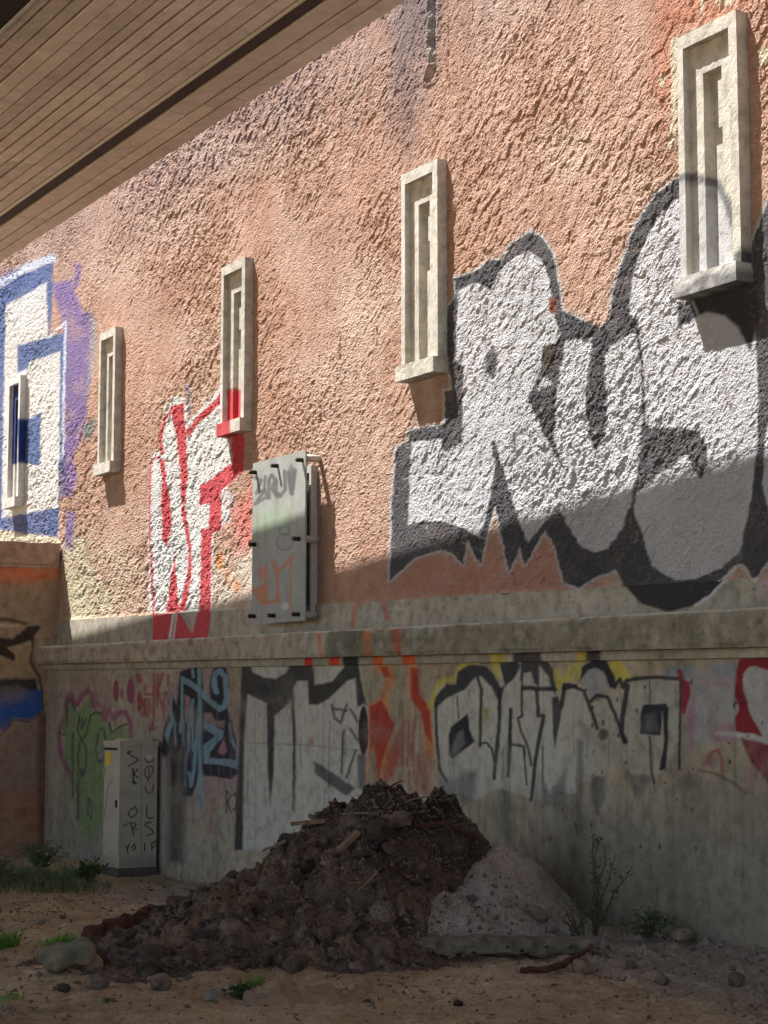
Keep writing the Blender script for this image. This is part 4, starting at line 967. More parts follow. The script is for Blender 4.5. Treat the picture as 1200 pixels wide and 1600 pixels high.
adopt(join_boxes('vent_frame', [(-15.9, -15.14, 3.86, 3.93, 0.0, .08), (-15.9, -15.14, 2.50, 2.57, 0.0, .08), (-15.18, -15.14, 2.57, 3.86, 0.0, .08), (-15.9, -15.83, 2.57, 3.86, 0.0, .08)], M['white_metal']), vent)
gb = [(-15.82 + k * .022, -15.814 + k * .022, 2.57, 3.86, .05, .055) for k in range(29)] + [(-15.82, -15.18, 2.58 + k * .025, 2.586 + k * .025, .0555, .06) for k in range(51)]
adopt(join_boxes('wire_grille', gb, M['wire']), vent)
for (bx_, by_) in ((400, 738), (434, 728), (473, 719), (398, 851), (468, 842), (397, 963), (429, 962), (467, 960)):
    bu, bv = W(bx_, by_, PO)
    bu = min(max(bu, pu0 + .07), pu1 - .06)
    b_ = tube('bolt', [P(bu, bv, PO + .001), P(bu, bv, PO + .07)], .022, M['bolt'], vent, 10)
    nut = tube('nut', [P(bu, bv, PO + .001), P(bu, bv, PO + .02)], .036, M['bolt'], None, 6); adopt(nut, b_)
for (bx_, by_) in ((473, 715), (468, 842), (467, 960), (400, 738), (397, 963)):
    bu, bv = W(bx_, by_, PO); bu = min(max(bu, pu0 + .05), pu1 - .04)
    tube('spacer_tube', [P(bu, bv, -.01), P(bu, bv, PO - .014)], .036, M['tube'], vent, 12)

# =================================================================== STREET CABINET
cbase = Vector((-2.88, 19.75, 0)); 
cz = gz_at(cbase.x, cbase.y); ch_ = 1.47
CW, CD = 0.46, 0.44     # along wall, across
cu = float(np.dot(np.array(cbase) - O, U)); co_ = float(np.dot(np.array(cbase) - O, N))      # near corner right/front
cabinet = empty('street_cabinet', P(cu - CW / 2, cz, co_ - CD / 2), 'pale grey street cabinet with black hand lettering standing by the plinth wall', 'cabinet')
zc0 = cz - .1; zc1 = cz + ch_
def face_grid(axis):
    if axis == 'front':
        a, b = np.meshgrid(np.linspace(cu - CW, cu, 60), np.linspace(zc0, zc1 - .05, 150)); co = PA(a, b, co_ + 0 * a)
    else:
        a, b = np.meshgrid(np.linspace(co_ - CD, co_, 80), np.linspace(zc0, zc1 - .05, 150)); co = PA(cu + 0 * a, b, a)
    return co
zk = lambda p: Z(140, 1140, 6.667, p)
for ax, nmx in (('front', 'front_panel'), ('side', 'side_panel')):
    co = face_grid(ax); x, y = chart_xy(co); cc = Chart(x, y, .35, 5, 610)
    lt = lin(40, 38, 38)
    if ax == 'side':
        for p, w_ in (([(395, 235), (445, 225), (395, 245), (515, 315), (400, 382)], 2.1), ([(452, 405), (458, 540)], 2.6), ([(505, 405), (455, 470), (510, 500)], 2.2), ([(455, 545), (480, 560)], 4),
                      ([(480, 810), (430, 830), (402, 880), (430, 918), (480, 890), (495, 840), (475, 805)], 1.8), ([(355, 1005), (410, 975), (470, 970)], 2), ([(430, 975), (460, 1095)], 2), ([(470, 975), (480, 1005), (440, 1030), (500, 1040)], 1.8),
                      ([(380, 1210), (395, 1250), (410, 1190)], 2), ([(395, 1250), (398, 1290)], 2), ([(440, 1230), (465, 1195), (480, 1240), (445, 1260)], 2.2),
                      ([(575, 300), (600, 340), (650, 335), (668, 300)], 1.8), ([(610, 505), (605, 545)], 1.4), ([(610, 380), (575, 420), (580, 480), (615, 510), (660, 440), (665, 385), (610, 380)], 1.7), ([(618, 400), (622, 500)], 1.3),
                      ([(582, 600), (595, 655), (625, 665), (660, 640), (663, 580)], 2.1), ([(598, 790), (592, 900), (620, 925), (665, 918)], 2.1), ([(645, 970), (590, 970), (575, 990), (655, 1050), (660, 1085), (595, 1102)], 1.9), ([(572, 1190), (575, 1260)], 2.4), ([(650, 1180), (685, 1160), (705, 1190), (660, 1230)], 2.2), ([(650, 1180), (648, 1260)], 2)):
            cc.line(zk(p), w_, lt, .9, .92)
        cc.ell(*zk([(618, 285)])[0], 4.6, 3.6, lin(206, 202, 194), 3, .8)
        cc.poly(zk([(330, 640), (730, 640), (730, 740), (330, 720)]), lin(150, 144, 136), 6, .4, .4)
        cc.line(zk([(535, 130), (540, 1430)]), 1.0, lin(110, 106, 100), .8, .8)
        cc.poly(zk([(330, 1330), (730, 1300), (730, 1500), (330, 1520)]), lin(140, 128, 114), 12, .6, .2)
    else:
        cc.line(zk([(240, 510), (190, 590), (170, 800), (150, 870)]), 2, lin(110, 106, 100), 2, .7); cc.poly(zk([(150, 880), (190, 860), (185, 960), (150, 960)]), lin(130, 126, 118), 5, .5)
        cc.line(zk([(195, 1270), (260, 1290), (305, 1300)]), 1.2, lin(104, 100, 94), 1, .8); cc.poly(zk([(150, 1300), (320, 1320), (320, 1560), (150, 1560)]), lin(140, 130, 118), 10, .6, .2)
    adopt(link(nmx, mesh_from(nmx, co, grid_faces(*co.shape[:2]), True, cc.c), M['cabinet']), cabinet)
adopt(join_boxes('body', [(cu - CW + .002, cu - .004, zc0, zc1 - .05, co_ - CD + .002, co_ - .004)], M['cabinet']), cabinet)
lid = adopt(join_boxes('lid', [(cu - CW - .012, cu + .012, zc1 - .05, zc1, co_ - CD - .012, co_ + .012)], M['cabinet'], None, None, .06, None, .004), cabinet)
adopt(join_boxes('lid_ridge', [(cu - CW + .06, cu - .06, zc1 + .001, zc1 + .022, co_ - CD + .04, co_ - .10)], M['cabinet']), cabinet)
adopt(join_boxes('handle_slot', [(cu - CW + .03, cu - .08, zc1 - .10, zc1 - .075, co_ + .001, co_ + .012)], M['mesh_dark']), cabinet)
adopt(join_boxes('sticker', [(cu - CW + .06, cu - CW + .19, zc1 - .27, zc1 - .12, co_ + .001, co_ + .004)], M['sticker']), cabinet)
for zz_ in (.25, .75, 1.2):
    adopt(join_boxes('hinge', [(cu - CW + .01, cu - CW + .035, zc0 + zz_, zc0 + zz_ + .07, co_ + .001, co_ + .018)], M['cabinet']), cabinet)
adopt(join_boxes('lock', [(cu - .10, cu - .07, zc0 + .85, zc0 + .93, co_ + .001, co_ + .012)], M['mesh_dark']), cabinet)
adopt(join_boxes('base_plinth', [(cu - CW - .008, cu + .008, zc0, zc0 + .2, co_ - CD - .008, co_ + .008)], M['stone'], None, None, .06, None, .003), cabinet)
adopt(join_boxes('corner_trim', [(cu - .02, cu + .010, zc0 + .201, zc1 - .051, co_ - .012, co_ + .010)], M['cabinet']), cabinet)

# =================================================================== DIRT PILE, SAND PILE
def cone(x, y, cx, cy, h, rx, ry, p=1.0):
    r = np.hypot((x - cx) / rx, (y - cy) / ry)
    return h * np.clip(1 - r ** p, -0.3, 1)
def smax(a, b, k=0.06):
    h = np.clip(0.5 + 0.5 * (a - b) / k, 0, 1); return b + (a - b) * h + k * h * (1 - h)
def pile_h(x, y):
    w1 = x + 0.16 * (fbm(x * 2.2, y * 2.2, 3, 701) - .5); w2 = y + 0.3 * (fbm(x * 2.0, y * 1.7, 3, 704) - .5)
    h = cone(w1, w2, 0.0, 13.2, 1.06, 1.5, 1.75, 1.05)
    h = smax(h, cone(w1, w2, 0.42, 13.45, 0.92, .98, 1.3, 1.1))
    h = smax(h, cone(w1, w2, -0.62, 12.8, 0.60, 1.2, 1.7, 1.05))
    h = smax(h, cone(w1, w2, -0.34, 13.3, 0.92, .95, 1.4, 1.1))
    h = smax(h, cone(w1, w2, -1.05, 12.2, 0.36, 1.0, 1.4, 1.1))
    h = smax(h, cone(w1, w2, -1.45, 11.5, 0.20, .95, .9, 1.1))
    h = h - 0.55 * sstep(-.15, .75, w1) * sstep(13.3, 12.2, w2)
    h = smax(h, cone(w1, w2, -0.45, 11.9, 0.34, 1.0, 1.0, 1.1))
    rel = 0.26 * (fbm(x * 3.5, y * 3.0, 3, 711) - .5) + 0.20 * np.abs(fbm(x * 8, y * 7, 3, 715) - .5) * 2 + 0.09 * (fbm(x * 22, y * 20, 3, 719, .6) - .5)
    return h + rel * sstep(-.05, .25, h) * .8 - 0.06
def sand_h(x, y):
    x = x + .10 * (fbm(x * 3, y * 3, 3, 731) - .5); y = y + .2 * (fbm(x * 2.5, y * 2.5, 3, 733) - .5)
    h = cone(x, y, 0.86, 13.25, 0.60, 0.64, 1.1, 1.35)
    h = smax(h, cone(x, y, 0.74, 12.95, 0.50, 0.66, .9, 1.15), .1)
    h = smax(h, cone(x, y, 0.44, 12.5, 0.36, 0.72, .62, 1.15), .08)
    h = smax(h, cone(x, y, 1.12, 12.75, 0.24, 0.55, .6, 1.1), .08)
    rel = 0.11 * (fbm(x * 4.5, y * 3.5, 3, 735) - .5) + 0.045 * (fbm(x * 20, y * 18, 3, 739) - .5)
    return h + rel * sstep(-.05, .2, h) - 0.02
pile = empty('dirt_pile', (0, 12.8, 0), 'tall pile of dark brown soil, clods and rotten wood in front of the wall', 'dirt pile')
px1, py1 = np.meshgrid(np.linspace(-2.7, 1.75, 420), np.linspace(10.3, 15.4, 330))
base = ground_z(px1, py1)
ph = pile_h(px1, py1)
zp_ = base + np.where(ph > -.05, ph, -.05 - .0 * ph)
col = np.zeros(px1.shape + (4,), np.float32)
tone = fbm(px1 * 1.2, py1 * 1.0, 3, 751)
lower = sstep(.62, .15, ph)
col[..., :3] = np.array(lin(132, 108, 86))
ridge = np.exp(-((px1 + 1.08 + (py1 - 11.9) * -.35) / .12) ** 2) * sstep(.05, .2, ph) * sstep(.75, .5, ph)
col[..., 3] = np.clip(0.8 * lower * sstep(.36, .6, tone + .1) * (.3 + .9 * sstep(.4, .6, fbm(px1 * 6, py1 * 6, 3, 761))) + 0.9 * ridge, 0, .9)
front_grey = sstep(.55, .2, np.hypot((px1 - .15) / .8, (py1 - 11.9) / .6))
ga = front_grey * sstep(.42, .6, fbm(px1 * 4, py1 * 4, 3, 757)) * .8
col[..., :3] = col[..., :3] * (1 - ga[..., None]) + np.array(lin(158, 144, 130)) * ga[..., None]
col[..., 3] = np.maximum(col[..., 3], ga)
dmp = sstep(.55, .85, ph + .35 * (fbm(px1 * 3, py1 * 3, 3, 771) - .5))
col[..., :3] = col[..., :3] * (1 - dmp[..., None]) + np.array(lin(40, 32, 29)) * dmp[..., None]; col[..., 3] = np.maximum(col[..., 3], .75 * dmp)
rdd = sstep(.5, .62, fbm(px1 * 2.2 + 4, py1 * 2.2, 3, 775)) * (1 - dmp) * .5
col[..., :3] = col[..., :3] * (1 - rdd[..., None]) + np.array(lin(104, 80, 66)) * rdd[..., None]; col[..., 3] = np.maximum(col[..., 3], rdd)
pm = link('soil_mound', mesh_from('soil_mound', np.stack([px1, py1, zp_], -1), grid_faces(*px1.shape), True, col), M['pile']); adopt(pm, pile)
sandp = empty('sand_pile', (0.85, 12.6, 0), 'pale pinkish grey sand heap against the right flank of the dirt pile', 'sand pile')
px2, py2 = np.meshgrid(np.linspace(-.1, 1.75, 170), np.linspace(11.2, 14.2, 170))
sh = sand_h(px2, py2); b2 = ground_z(px2, py2)
adopt(link('sand_mound', mesh_from('sand_mound', np.stack([px2, py2, b2 + np.maximum(sh, -.06)], -1), grid_faces(*px2.shape), True), M['sand']), sandp)

# clod and stone shapes
def rock_mesh(name, seed, sub=1, rough=.35, flat=.75, mat_=None):
    bm = bmesh.new(); bmesh.ops.create_icosphere(bm, subdivisions=sub, radius=1.0)
    rg = np.random.default_rng(seed)
    # knock planar facets off
    for _ in range(7):
        n = Vector(rg.normal(size=3)).normalized(); d = rg.uniform(.55, .85)
        for v in bm.verts:
            k = v.co.dot(n)
            if k > d: v.co -= n * (k - d) * .9
    for v in bm.verts:
        q = v.co * 1.3
        v.co *= 1 + rough * (float(vn(np.array([q.x * 2 + seed]), np.array([q.y * 2 + q.z * 3.1]), 801)[0]) - .5)
        v.co.z *= flat
    me = bpy.data.meshes.new(name); bm.to_mesh(me); bm.free()
    if mat_: me.materials.append(mat_)
    return me
clods = [rock_mesh('clod', 900 + k, 1 if k < 4 else 2, .55, .8, M['clod']) for k in range(9)]
def total_h(x, y): return float(pile_h(np.array([x]), np.array([y]))[0])
def put_piece(name, me, p, s, parent, sink=.35):
    o = bpy.data.objects.new(name, me); COL.objects.link(o)
    o.rotation_euler = (random.uniform(-.6, .6), random.uniform(-.6, .6), random.uniform(0, 6.3))
    sc = Vector((s * random.uniform(.75, 1.3), s * random.uniform(.75, 1.2), s * random.uniform(.7, 1.1)))
    if random.random() < .3: sc.z *= .35
    o.scale = sc; o.location = Vector(p) + Vector((0, 0, s * (.5 - sink)))
    if parent is not None:
        o.parent = parent; o.location = o.location - parent.location
    return o
cnt = 0; tries = 0
while cnt < 285 and tries < 9000:
    tries += 1
    x = random.uniform(-2.1, 1.25); y = random.uniform(10.7, 13.3)
    h = total_h(x, y)
    if h < .0: continue
    if sand_h(np.array([x]), np.array([y]))[0] > h: continue
    big = random.random()
    s = .024 + .07 * big ** 3 + (.03 if h > .6 else 0) * big
    if h < .25 and random.random() < .35: s *= 1.5
    if h > .8: s = min(s, .05)
    put_piece('clod', random.choice(clods), (x, y, float(ground_z(np.array([x]), np.array([y]))[0]) + h), s, pile, .3); cnt += 1
def crumb_mesh(name, pts, sizes, mat_):
    """very many crumbs: small irregular octahedra in one mesh"""
    n = len(pts); base = np.array([[1, 0, 0], [-1, 0, 0], [0, 1, 0], [0, -1, 0], [0, 0, 1], [0, 0, -1]], float)
    ft = np.array([[0, 2, 4], [2, 1, 4], [1, 3, 4], [3, 0, 4], [2, 0, 5], [1, 2, 5], [3, 1, 5], [0, 3, 5]])
    v = base[None] * np.asarray(sizes)[:, None, None] * RNG.uniform(.5, 1.3, (n, 6, 3)) + RNG.normal(0, .25, (n, 6, 3)) * np.asarray(sizes)[:, None, None]
    v = v + np.asarray(pts)[:, None]
    f = ft[None] + 6 * np.arange(n)[:, None, None]
    me = mesh_from(name, v.reshape(-1, 3), f.reshape(-1, 3), False); me.materials.append(mat_)
    return me
n = 26000
cx_ = RNG.uniform(-2.3, 1.4, n); cy_ = RNG.uniform(10.5, 13.6, n); hh = pile_h(cx_, cy_); ok = (hh > -.03) & ((hh > sand_h(cx_, cy_) - .02) | (RNG.random(n) < .0))
cx_, cy_, hh = cx_[ok], cy_[ok], hh[ok]
cr = link('soil_crumbs', crumb_mesh('soil_crumbs', np.stack([cx_, cy_, ground_z(cx_, cy_) + hh + .003], -1), RNG.uniform(.004, .017, len(cx_)) * (1 + .6 * (RNG.random(len(cx_)) < .1)), M['clod']), None, kind='stuff'); adopt(cr, pile)
n = 520
qx = RNG.uniform(.2, 1.5, n); qy = RNG.uniform(11.6, 13.4, n); qh = np.maximum(sand_h(qx, qy), pile_h(qx, qy)); ok = (qh > .0) & (RNG.random(n) < sstep(1.15, .45, qx + .25 * (qy - 12.6)))
cr = link('spilled_soil', crumb_mesh('spilled_soil', np.stack([qx[ok], qy[ok], ground_z(qx[ok], qy[ok]) + qh[ok] + .003], -1), RNG.uniform(.005, .022, ok.sum()), M['clod']), None, kind='stuff'); adopt(cr, sandp)
n = 9000
cx_ = RNG.uniform(0.1, 1.6, n); cy_ = RNG.uniform(11.5, 13.4, n); hh = sand_h(cx_, cy_); ok = (hh > .0) & (hh > pile_h(cx_, cy_) - .02) & (RNG.random(n) < sstep(.7, .1, hh) + .25)
cx_, cy_, hh = cx_[ok], cy_[ok], hh[ok]
cr = link('sand_crumbs', crumb_mesh('sand_crumbs', np.stack([cx_, cy_, ground_z(cx_, cy_) + hh + .002], -1), RNG.uniform(.004, .014, len(cx_)), M['sand']), None, kind='stuff'); adopt(cr, sandp)
stones = [rock_mesh('stone', 950 + k, 2, .4, .7, M['stone']) for k in range(5)]
for (px, py, s) in ((735, 1407, .05), (700, 1412, .045), (790, 1415, .05), (838, 1432, .085), (862, 1455, .05), (760, 1440, .05), (600, 1470, .055), (640, 1462, .05), (675, 1465, .05), (805, 1452, .04)):
    best = None
    for Y in np.arange(11.2, 13.4, .02):
        r = ray(px, py); t = Y / r[1]; q = CAM + r * t
        hz = max(sand_h(np.array([q[0]]), np.array([q[1]]))[0], pile_h(np.array([q[0]]), np.array([q[1]]))[0]) + float(ground_z(np.array([q[0]]), np.array([q[1]]))[0])
        if q[2] <= hz: best = q; break
    if best is not None: put_piece('stone', random.choice(stones), best, s, sandp if px > 700 else pile, .3)

# gravel strewn over the ground: right-hand rubble strip and thin scatter elsewhere
n = 9000
gx_ = RNG.uniform(-4, 3.4, n); gy_ = RNG.uniform(9.3, 19.5, n)
oo_ = (gx_ - O[0]) * N[0] + (gy_ - O[1]) * N[1]
rub_ = sstep(2.3, .6, oo_) * sstep(-3, .9, gx_); nearpile = sstep(.35, .0, -pile_h(gx_, gy_))
keep = (oo_ > .2) & (RNG.random(n) < .10 + .9 * rub_ + .35 * nearpile) & (pile_h(gx_, gy_) < 0)
gx_, gy_ = gx_[keep], gy_[keep]; gz_ = ground_z(gx_, gy_) + ground_rel(gx_, gy_)[0]
link('gravel', crumb_mesh('gravel', np.stack([gx_, gy_, gz_ + .002], -1), RNG.uniform(.003, .013, len(gx_)) * (1 + RNG.random(len(gx_)) ** 6 * 1.5), M['stone']), None, kind='stuff', label='grey gravel and crumbled rubble strewn over the dirt', cat='gravel')

for k in range(34):
    x = random.uniform(-1.7, .7); y = random.uniform(11.2, 13.1); h = total_h(x, y)
    if h < .08: continue
    b0_ = Vector((x, y, float(ground_z(np.array([x]), np.array([y]))[0]) + h - .01)); d_ = Vector((random.gauss(0, 1), random.gauss(0, .6), random.uniform(-.15, .45))).normalized(); l_ = random.uniform(.08, .26)
    tube('twig', [b0_ - d_ * .03, b0_ + d_ * l_ * .5 + Vector((0, 0, random.uniform(-.01, .02))), b0_ + d_ * l_], [.009, .007, .003], random.choice([M['palewood'], M['darkwood'], M['wood']]), pile, 5)
def litter_mesh(name, n, mat_):
    v, f = [], []
    while n > 0:
        x, y = random.uniform(-3.6, 3.0), random.uniform(9.3, 19)
        if pile_h(np.array([x]), np.array([y]))[0] > 0: continue
        o_ = (x - O[0]) * N[0] + (y - O[1]) * N[1]
        if o_ < .3: continue
        n -= 1
        z = gz_at(x, y) + .006; a = random.uniform(0, 6.3); l_ = random.uniform(.015, .06); w_ = random.choice([.003, .004, .012, .02])
        c = Vector((x, y, z)); d_ = Vector((math.cos(a), math.sin(a), random.uniform(-.1, .25))) * l_; s_ = Vector((-math.sin(a), math.cos(a), random.uniform(-.3, .3))) * w_
        k = len(v); v += [c - d_, c + s_, c + d_, c - s_ + Vector((0, 0, .006))]; f += [(k, k + 1, k + 3), (k + 1, k + 2, k + 3)]
    me = bpy.data.meshes.new(name); me.from_pydata([tuple(q) for q in v], [], f); me.materials.append(mat_); me.update(); return me
link('dry_litter', litter_mesh('dry_litter', 520, M['palewood']), None, kind='stuff', label='dry leaves and straw scattered over the dirt', cat='litter')

# =================================================================== LOOSE STONES on the ground
def loose(name, px, py, s, me, label, cat='stone', sink=.15, scale=None, rz=None, group=None):
    p = on_ground(px, py)
    o = bpy.data.objects.new(name, me); COL.objects.link(o)
    o.location = p + Vector((0, 0, s * (.62 - sink))); o.scale = scale if scale else (s, s * .9, s)
    o.rotation_euler = (random.uniform(-.2, .2), random.uniform(-.2, .2), rz if rz is not None else random.uniform(0, 6))
    o['label'] = label; o['category'] = cat
    if group: o['group'] = group
    return o
# waisted lump of mossy concrete
bm = bmesh.new(); bmesh.ops.create_icosphere(bm, subdivisions=4, radius=1.0)
for v in bm.verts:
    x = v.co.x; k = 1.0 - .34 * math.exp(-((x - .12) / .36) ** 2)
    sq = 1 / max(abs(v.co.y), abs(v.co.z), .45) ** .45
    v.co.y *= k * .8 * sq ** .5; v.co.z *= (k + .12 * x) * .82 * sq ** .5
    v.co.x *= 1.12; v.co.z += .08 * math.sin(x * 3)
    nn_ = float(fbm(np.array([v.co.x * 3 + 5]), np.array([v.co.y * 3 + v.co.z * 4]), 3, 961)[0]); v.co *= 1 + .34 * (nn_ - .5)
bone = bpy.data.meshes.new('concrete_lump'); bm.to_mesh(bone); bm.free(); bone.materials.append(M['greenstone'])
for p_ in bone.polygons: p_.use_smooth = True
p = on_ground(103, 1524); o = bpy.data.objects.new('concrete_lump', bone); COL.objects.link(o)
o.location = p + Vector((0, .05, .11)); o.scale = (.145, .12, .125); o.rotation_euler = (0, -.12, .25)
o['label'] = 'greenish waisted lump of concrete lying on the dirt at left'; o['category'] = 'concrete lump'
tan = rock_mesh('stone', 970, 2, .4, .8, M['tanstone']); dark = rock_mesh('stone', 971, 2, .4, .8, M['clod']); red = rock_mesh('stone', 972, 2, .4, .85, M['darkwood'])
loose('stone', 149, 1520, .085, tan, 'tan stone leaning against the greenish concrete lump', scale=(.06, .07, .10))
loose('stone', 100, 1550, .045, dark, 'small dark stone lying in front of the concrete lump')
loose('stone', 152, 1545, .075, stones[0], 'grey brown stone at the left toe of the dirt pile', scale=(.09, .07, .07))
loose('stone', 250, 1545, .075, rock_mesh('stone', 973, 2, .35, .85, M['clod']), 'large rounded reddish brown clod at the front toe of the dirt pile', 'clod')
loose('stone', 335, 1562, .055, stones[1], 'small pointed grey stone beside the green weed in front')
loose('stone', 62, 1445, .045, stones[2], 'pale pebble on the brown dirt behind the concrete lump')
loose('stone', 98, 1436, .03, dark, 'tiny brown pebble farthest back on the open dirt')
loose('stone', 716, 1572, .03, dark, 'small black stone alone on the dirt in front')
loose('stone', 1068, 1475, .13, stones[3], 'broad dark stone lying at the foot of the plinth wall', scale=(.11, .09, .06))
loose('stone', 910, 1520, .075, rock_mesh('stone', 974, 2, .4, .9, M['palewood']), 'brown broken brick chunk beside the end of the plank', 'brick chunk')
loose('stone', 840, 1413, .0, stones[4], 'x', 'stone') if False else None
loose('stone', 1150, 1540, .06, rock_mesh('stone', 975, 2, .4, .8, M['clod']), 'reddish dark stone in the rubble at the right edge')
loose('stone', 985, 1515, .05, stones[4], 'small grey stone in the rubble left of the dark broad stone')
loose('stone', 1035, 1540, .06, stones[0], 'grey stone in the middle of the right hand rubble')
loose('stone', 10, 1575, .035, tan, 'small tan stone at the bottom left corner')

# =================================================================== PLANK, STICKS, SHEET
pa = on_ground(645, 1503); pb = on_ground(918, 1492)
dirv = (pb - pa); ln = dirv.length; dn = dirv.normalized()
me_plank = None
na = 60
tt_ = np.linspace(0, 1, na); prof = np.array([(-.09, -.045), (.0, -.05), (.09, -.045), (.098, .0), (.09, .045), (0, .05), (-.09, .045), (-.098, .0)])
cosl = []
side = Vector((-dn.y, dn.x, 0))
for i, t in enumerate(tt_):
    for j, (a, b) in enumerate(prof):
        w = 1 + .38 * (float(vn(np.array([t * 14.]), np.array([j * 3.3]), 980)[0]) - .5) - .25 * (t < .03) * (j % 2)
        cc_ = pa + dirv * t + side * a * w + Vector((0, 0, .095 + b * w + .012 * math.sin(t * 5) - .02 * t))
        cosl.append(cc_)
fl = [(i * 8 + j, i * 8 + (j + 1) % 8, (i + 1) * 8 + (j + 1) % 8, (i + 1) * 8 + j) for i in range(na - 1) for j in range(8)]
me = bpy.data.meshes.new('plank'); me.from_pydata([tuple(c) for c in cosl], [], fl + [tuple(range(7, -1, -1)), tuple((na - 1) * 8 + j for j in range(8))]); me.update()
plank_root = empty('plank', pa + dirv * .5, 'weathered grey plank with bolt holes lying at the foot of the sand heap', 'plank')
adopt(link('board', me, M['wood']), plank_root)
for t in (.10, .33, .52, .60, .74, .88):
    q = pa + dirv * t - side * .1 + Vector((0, 0, .07 + random.uniform(-.015, .02)))
    if (q - Vector(CAM)).length > (q + side * .2 - Vector(CAM)).length: q = q + side * .2
    tube('hole_shade_stub', [q, q + (Vector((CAM[0], CAM[1], q.z)) - q).normalized() * .012], random.uniform(.008, .014), M['mesh_dark'], plank_root, 8)  # dark stubs stand in for the shade inside the bolt holes
def bent(px_pts, zoff, rad, name, mat_, label, cat):
    pts = []
    for (a, b, dz) in px_pts:
        p = on_ground(a, b); pts.append(p + Vector((0, 0, dz)))
    sm = []
    for i in range(len(pts) - 1):
        for k in range(4): sm.append(pts[i].lerp(pts[i + 1], k / 4) + Vector((random.gauss(0, .004), random.gauss(0, .004), random.gauss(0, .003))))
    sm.append(pts[-1])
    rr = [rad * (1 - .5 * abs(i / len(sm) - .4)) for i in range(len(sm))]
    o = tube(name, sm, rr, mat_, None, 8); o['label'] = label; o['category'] = cat; return o
bent([(812, 1520, .02), (845, 1524, .03), (880, 1520, .05), (905, 1516, .10), (925, 1522, .17)], 0, .022, 'branch', M['darkwood'], 'curved reddish brown branch lying below the plank end', 'branch')
def pile_point(px, py):
    for Y in np.arange(10.4, 14.5, .015):
        r = ray(px, py); q = CAM + r * (Y / r[1])
        hz = max(sand_h(np.array([q[0]]), np.array([q[1]]))[0], pile_h(np.array([q[0]]), np.array([q[1]]))[0]) + float(ground_z(np.array([q[0]]), np.array([q[1]]))[0])
        if q[2] <= hz: return Vector(q)
    r = ray(px, py); return Vector(CAM + r * (13.0 / r[1]))
def splint(p, q, w, t, mat_, name, label):
    """split timber piece: tapered slab between two points"""
    d = (q - p); l = d.length; d.normalize(); s = d.cross(Vector((0, 0, 1))).normalized(); n_ = s.cross(d)
    cos = []; 
    for k in range(7):
        f_ = k / 6; c = p + d * l * f_; ww = w * (1 - .45 * f_) * random.uniform(.85, 1.1); th = t * random.uniform(.8, 1.1)
        for a, b in ((-1, -1), (1, -1), (1, 1), (-1, 1)): cos.append(c + s * a * ww / 2 + n_ * b * th / 2)
    f = [(i * 4 + j, i * 4 + (j + 1) % 4, i * 4 + 4 + (j + 1) % 4, i * 4 + 4 + j) for i in range(6) for j in range(4)] + [(3, 2, 1, 0), (24, 25, 26, 27)]
    me = bpy.data.meshes.new(name); me.from_pydata([tuple(c) for c in cos], [], f); me.update()
    o = link(name, me, mat_); o['label'] = label; o['category'] = 'wood piece'; return o
a = pile_point(505, 1352); b = pile_point(560, 1312)
splint(a + Vector((0, -.02, .0)), b + Vector((0, -.08, .06)), .10, .03, M['palewood'], 'split_timber', 'pale splintered timber slab sticking out of the middle of the pile')
a = pile_point(485, 1276); splint(a + Vector((.10, 0, -.03)), a + Vector((-.14, -.03, -.05)), .045, .03, M['palewood'], 'split_timber', 'short brown stake poking out of the upper left of the pile')
a = pile_point(420, 1318); splint(a + Vector((-.04, 0, -.05)), a + Vector((.12, -.02, .02)), .04, .02, M['palewood'], 'split_timber', 'thin orange brown splinter on the left ridge of the pile')
a = pile_point(655, 1290); splint(a + Vector((-.02, -.05, .0)), a + Vector((.22, -.05, .03)), .07, .02, M['darkwood'], 'split_timber', 'dark reddish bark strip near the right shoulder of the pile')
a = pile_point(735, 1302); splint(a + Vector((-.14, -.04, .05)), a + Vector((.06, -.05, -.03)), .06, .02, M['darkwood'], 'split_timber', 'splayed dark splinter at the right end of the pile top')
# rotten log at the left toe
def log(px0, py0, px1_, py1_, r0, name, label):
    p0, p1 = on_ground(px0, py0) + Vector((0, 0, r0 * .7)), on_ground(px1_, py1_) + Vector((0, 0, r0 * 1.2)); pts = [p0.lerp(p1, k / 9) + Vector((random.gauss(0, .012), random.gauss(0, .012), random.gauss(0, .012))) for k in range(10)]
    o = tube(name, pts, [r0 * random.uniform(.7, 1.2) for _ in pts], M['darkwood'], None, 9); o['label'] = label; o['category'] = 'log'
    for v in o.data.vertices: v.co += Vector((random.gauss(0, .012), random.gauss(0, .012), random.gauss(0, .012)))
    for p_ in o.data.polygons: p_.use_smooth = False
    return o
log(140, 1478, 232, 1458, .075, 'rotten_log', 'crumbling red brown rotten log at the left toe of the pile')
log(195, 1456, 238, 1440, .06, 'rotten_log', 'black jagged stump piece standing behind the rotten log')
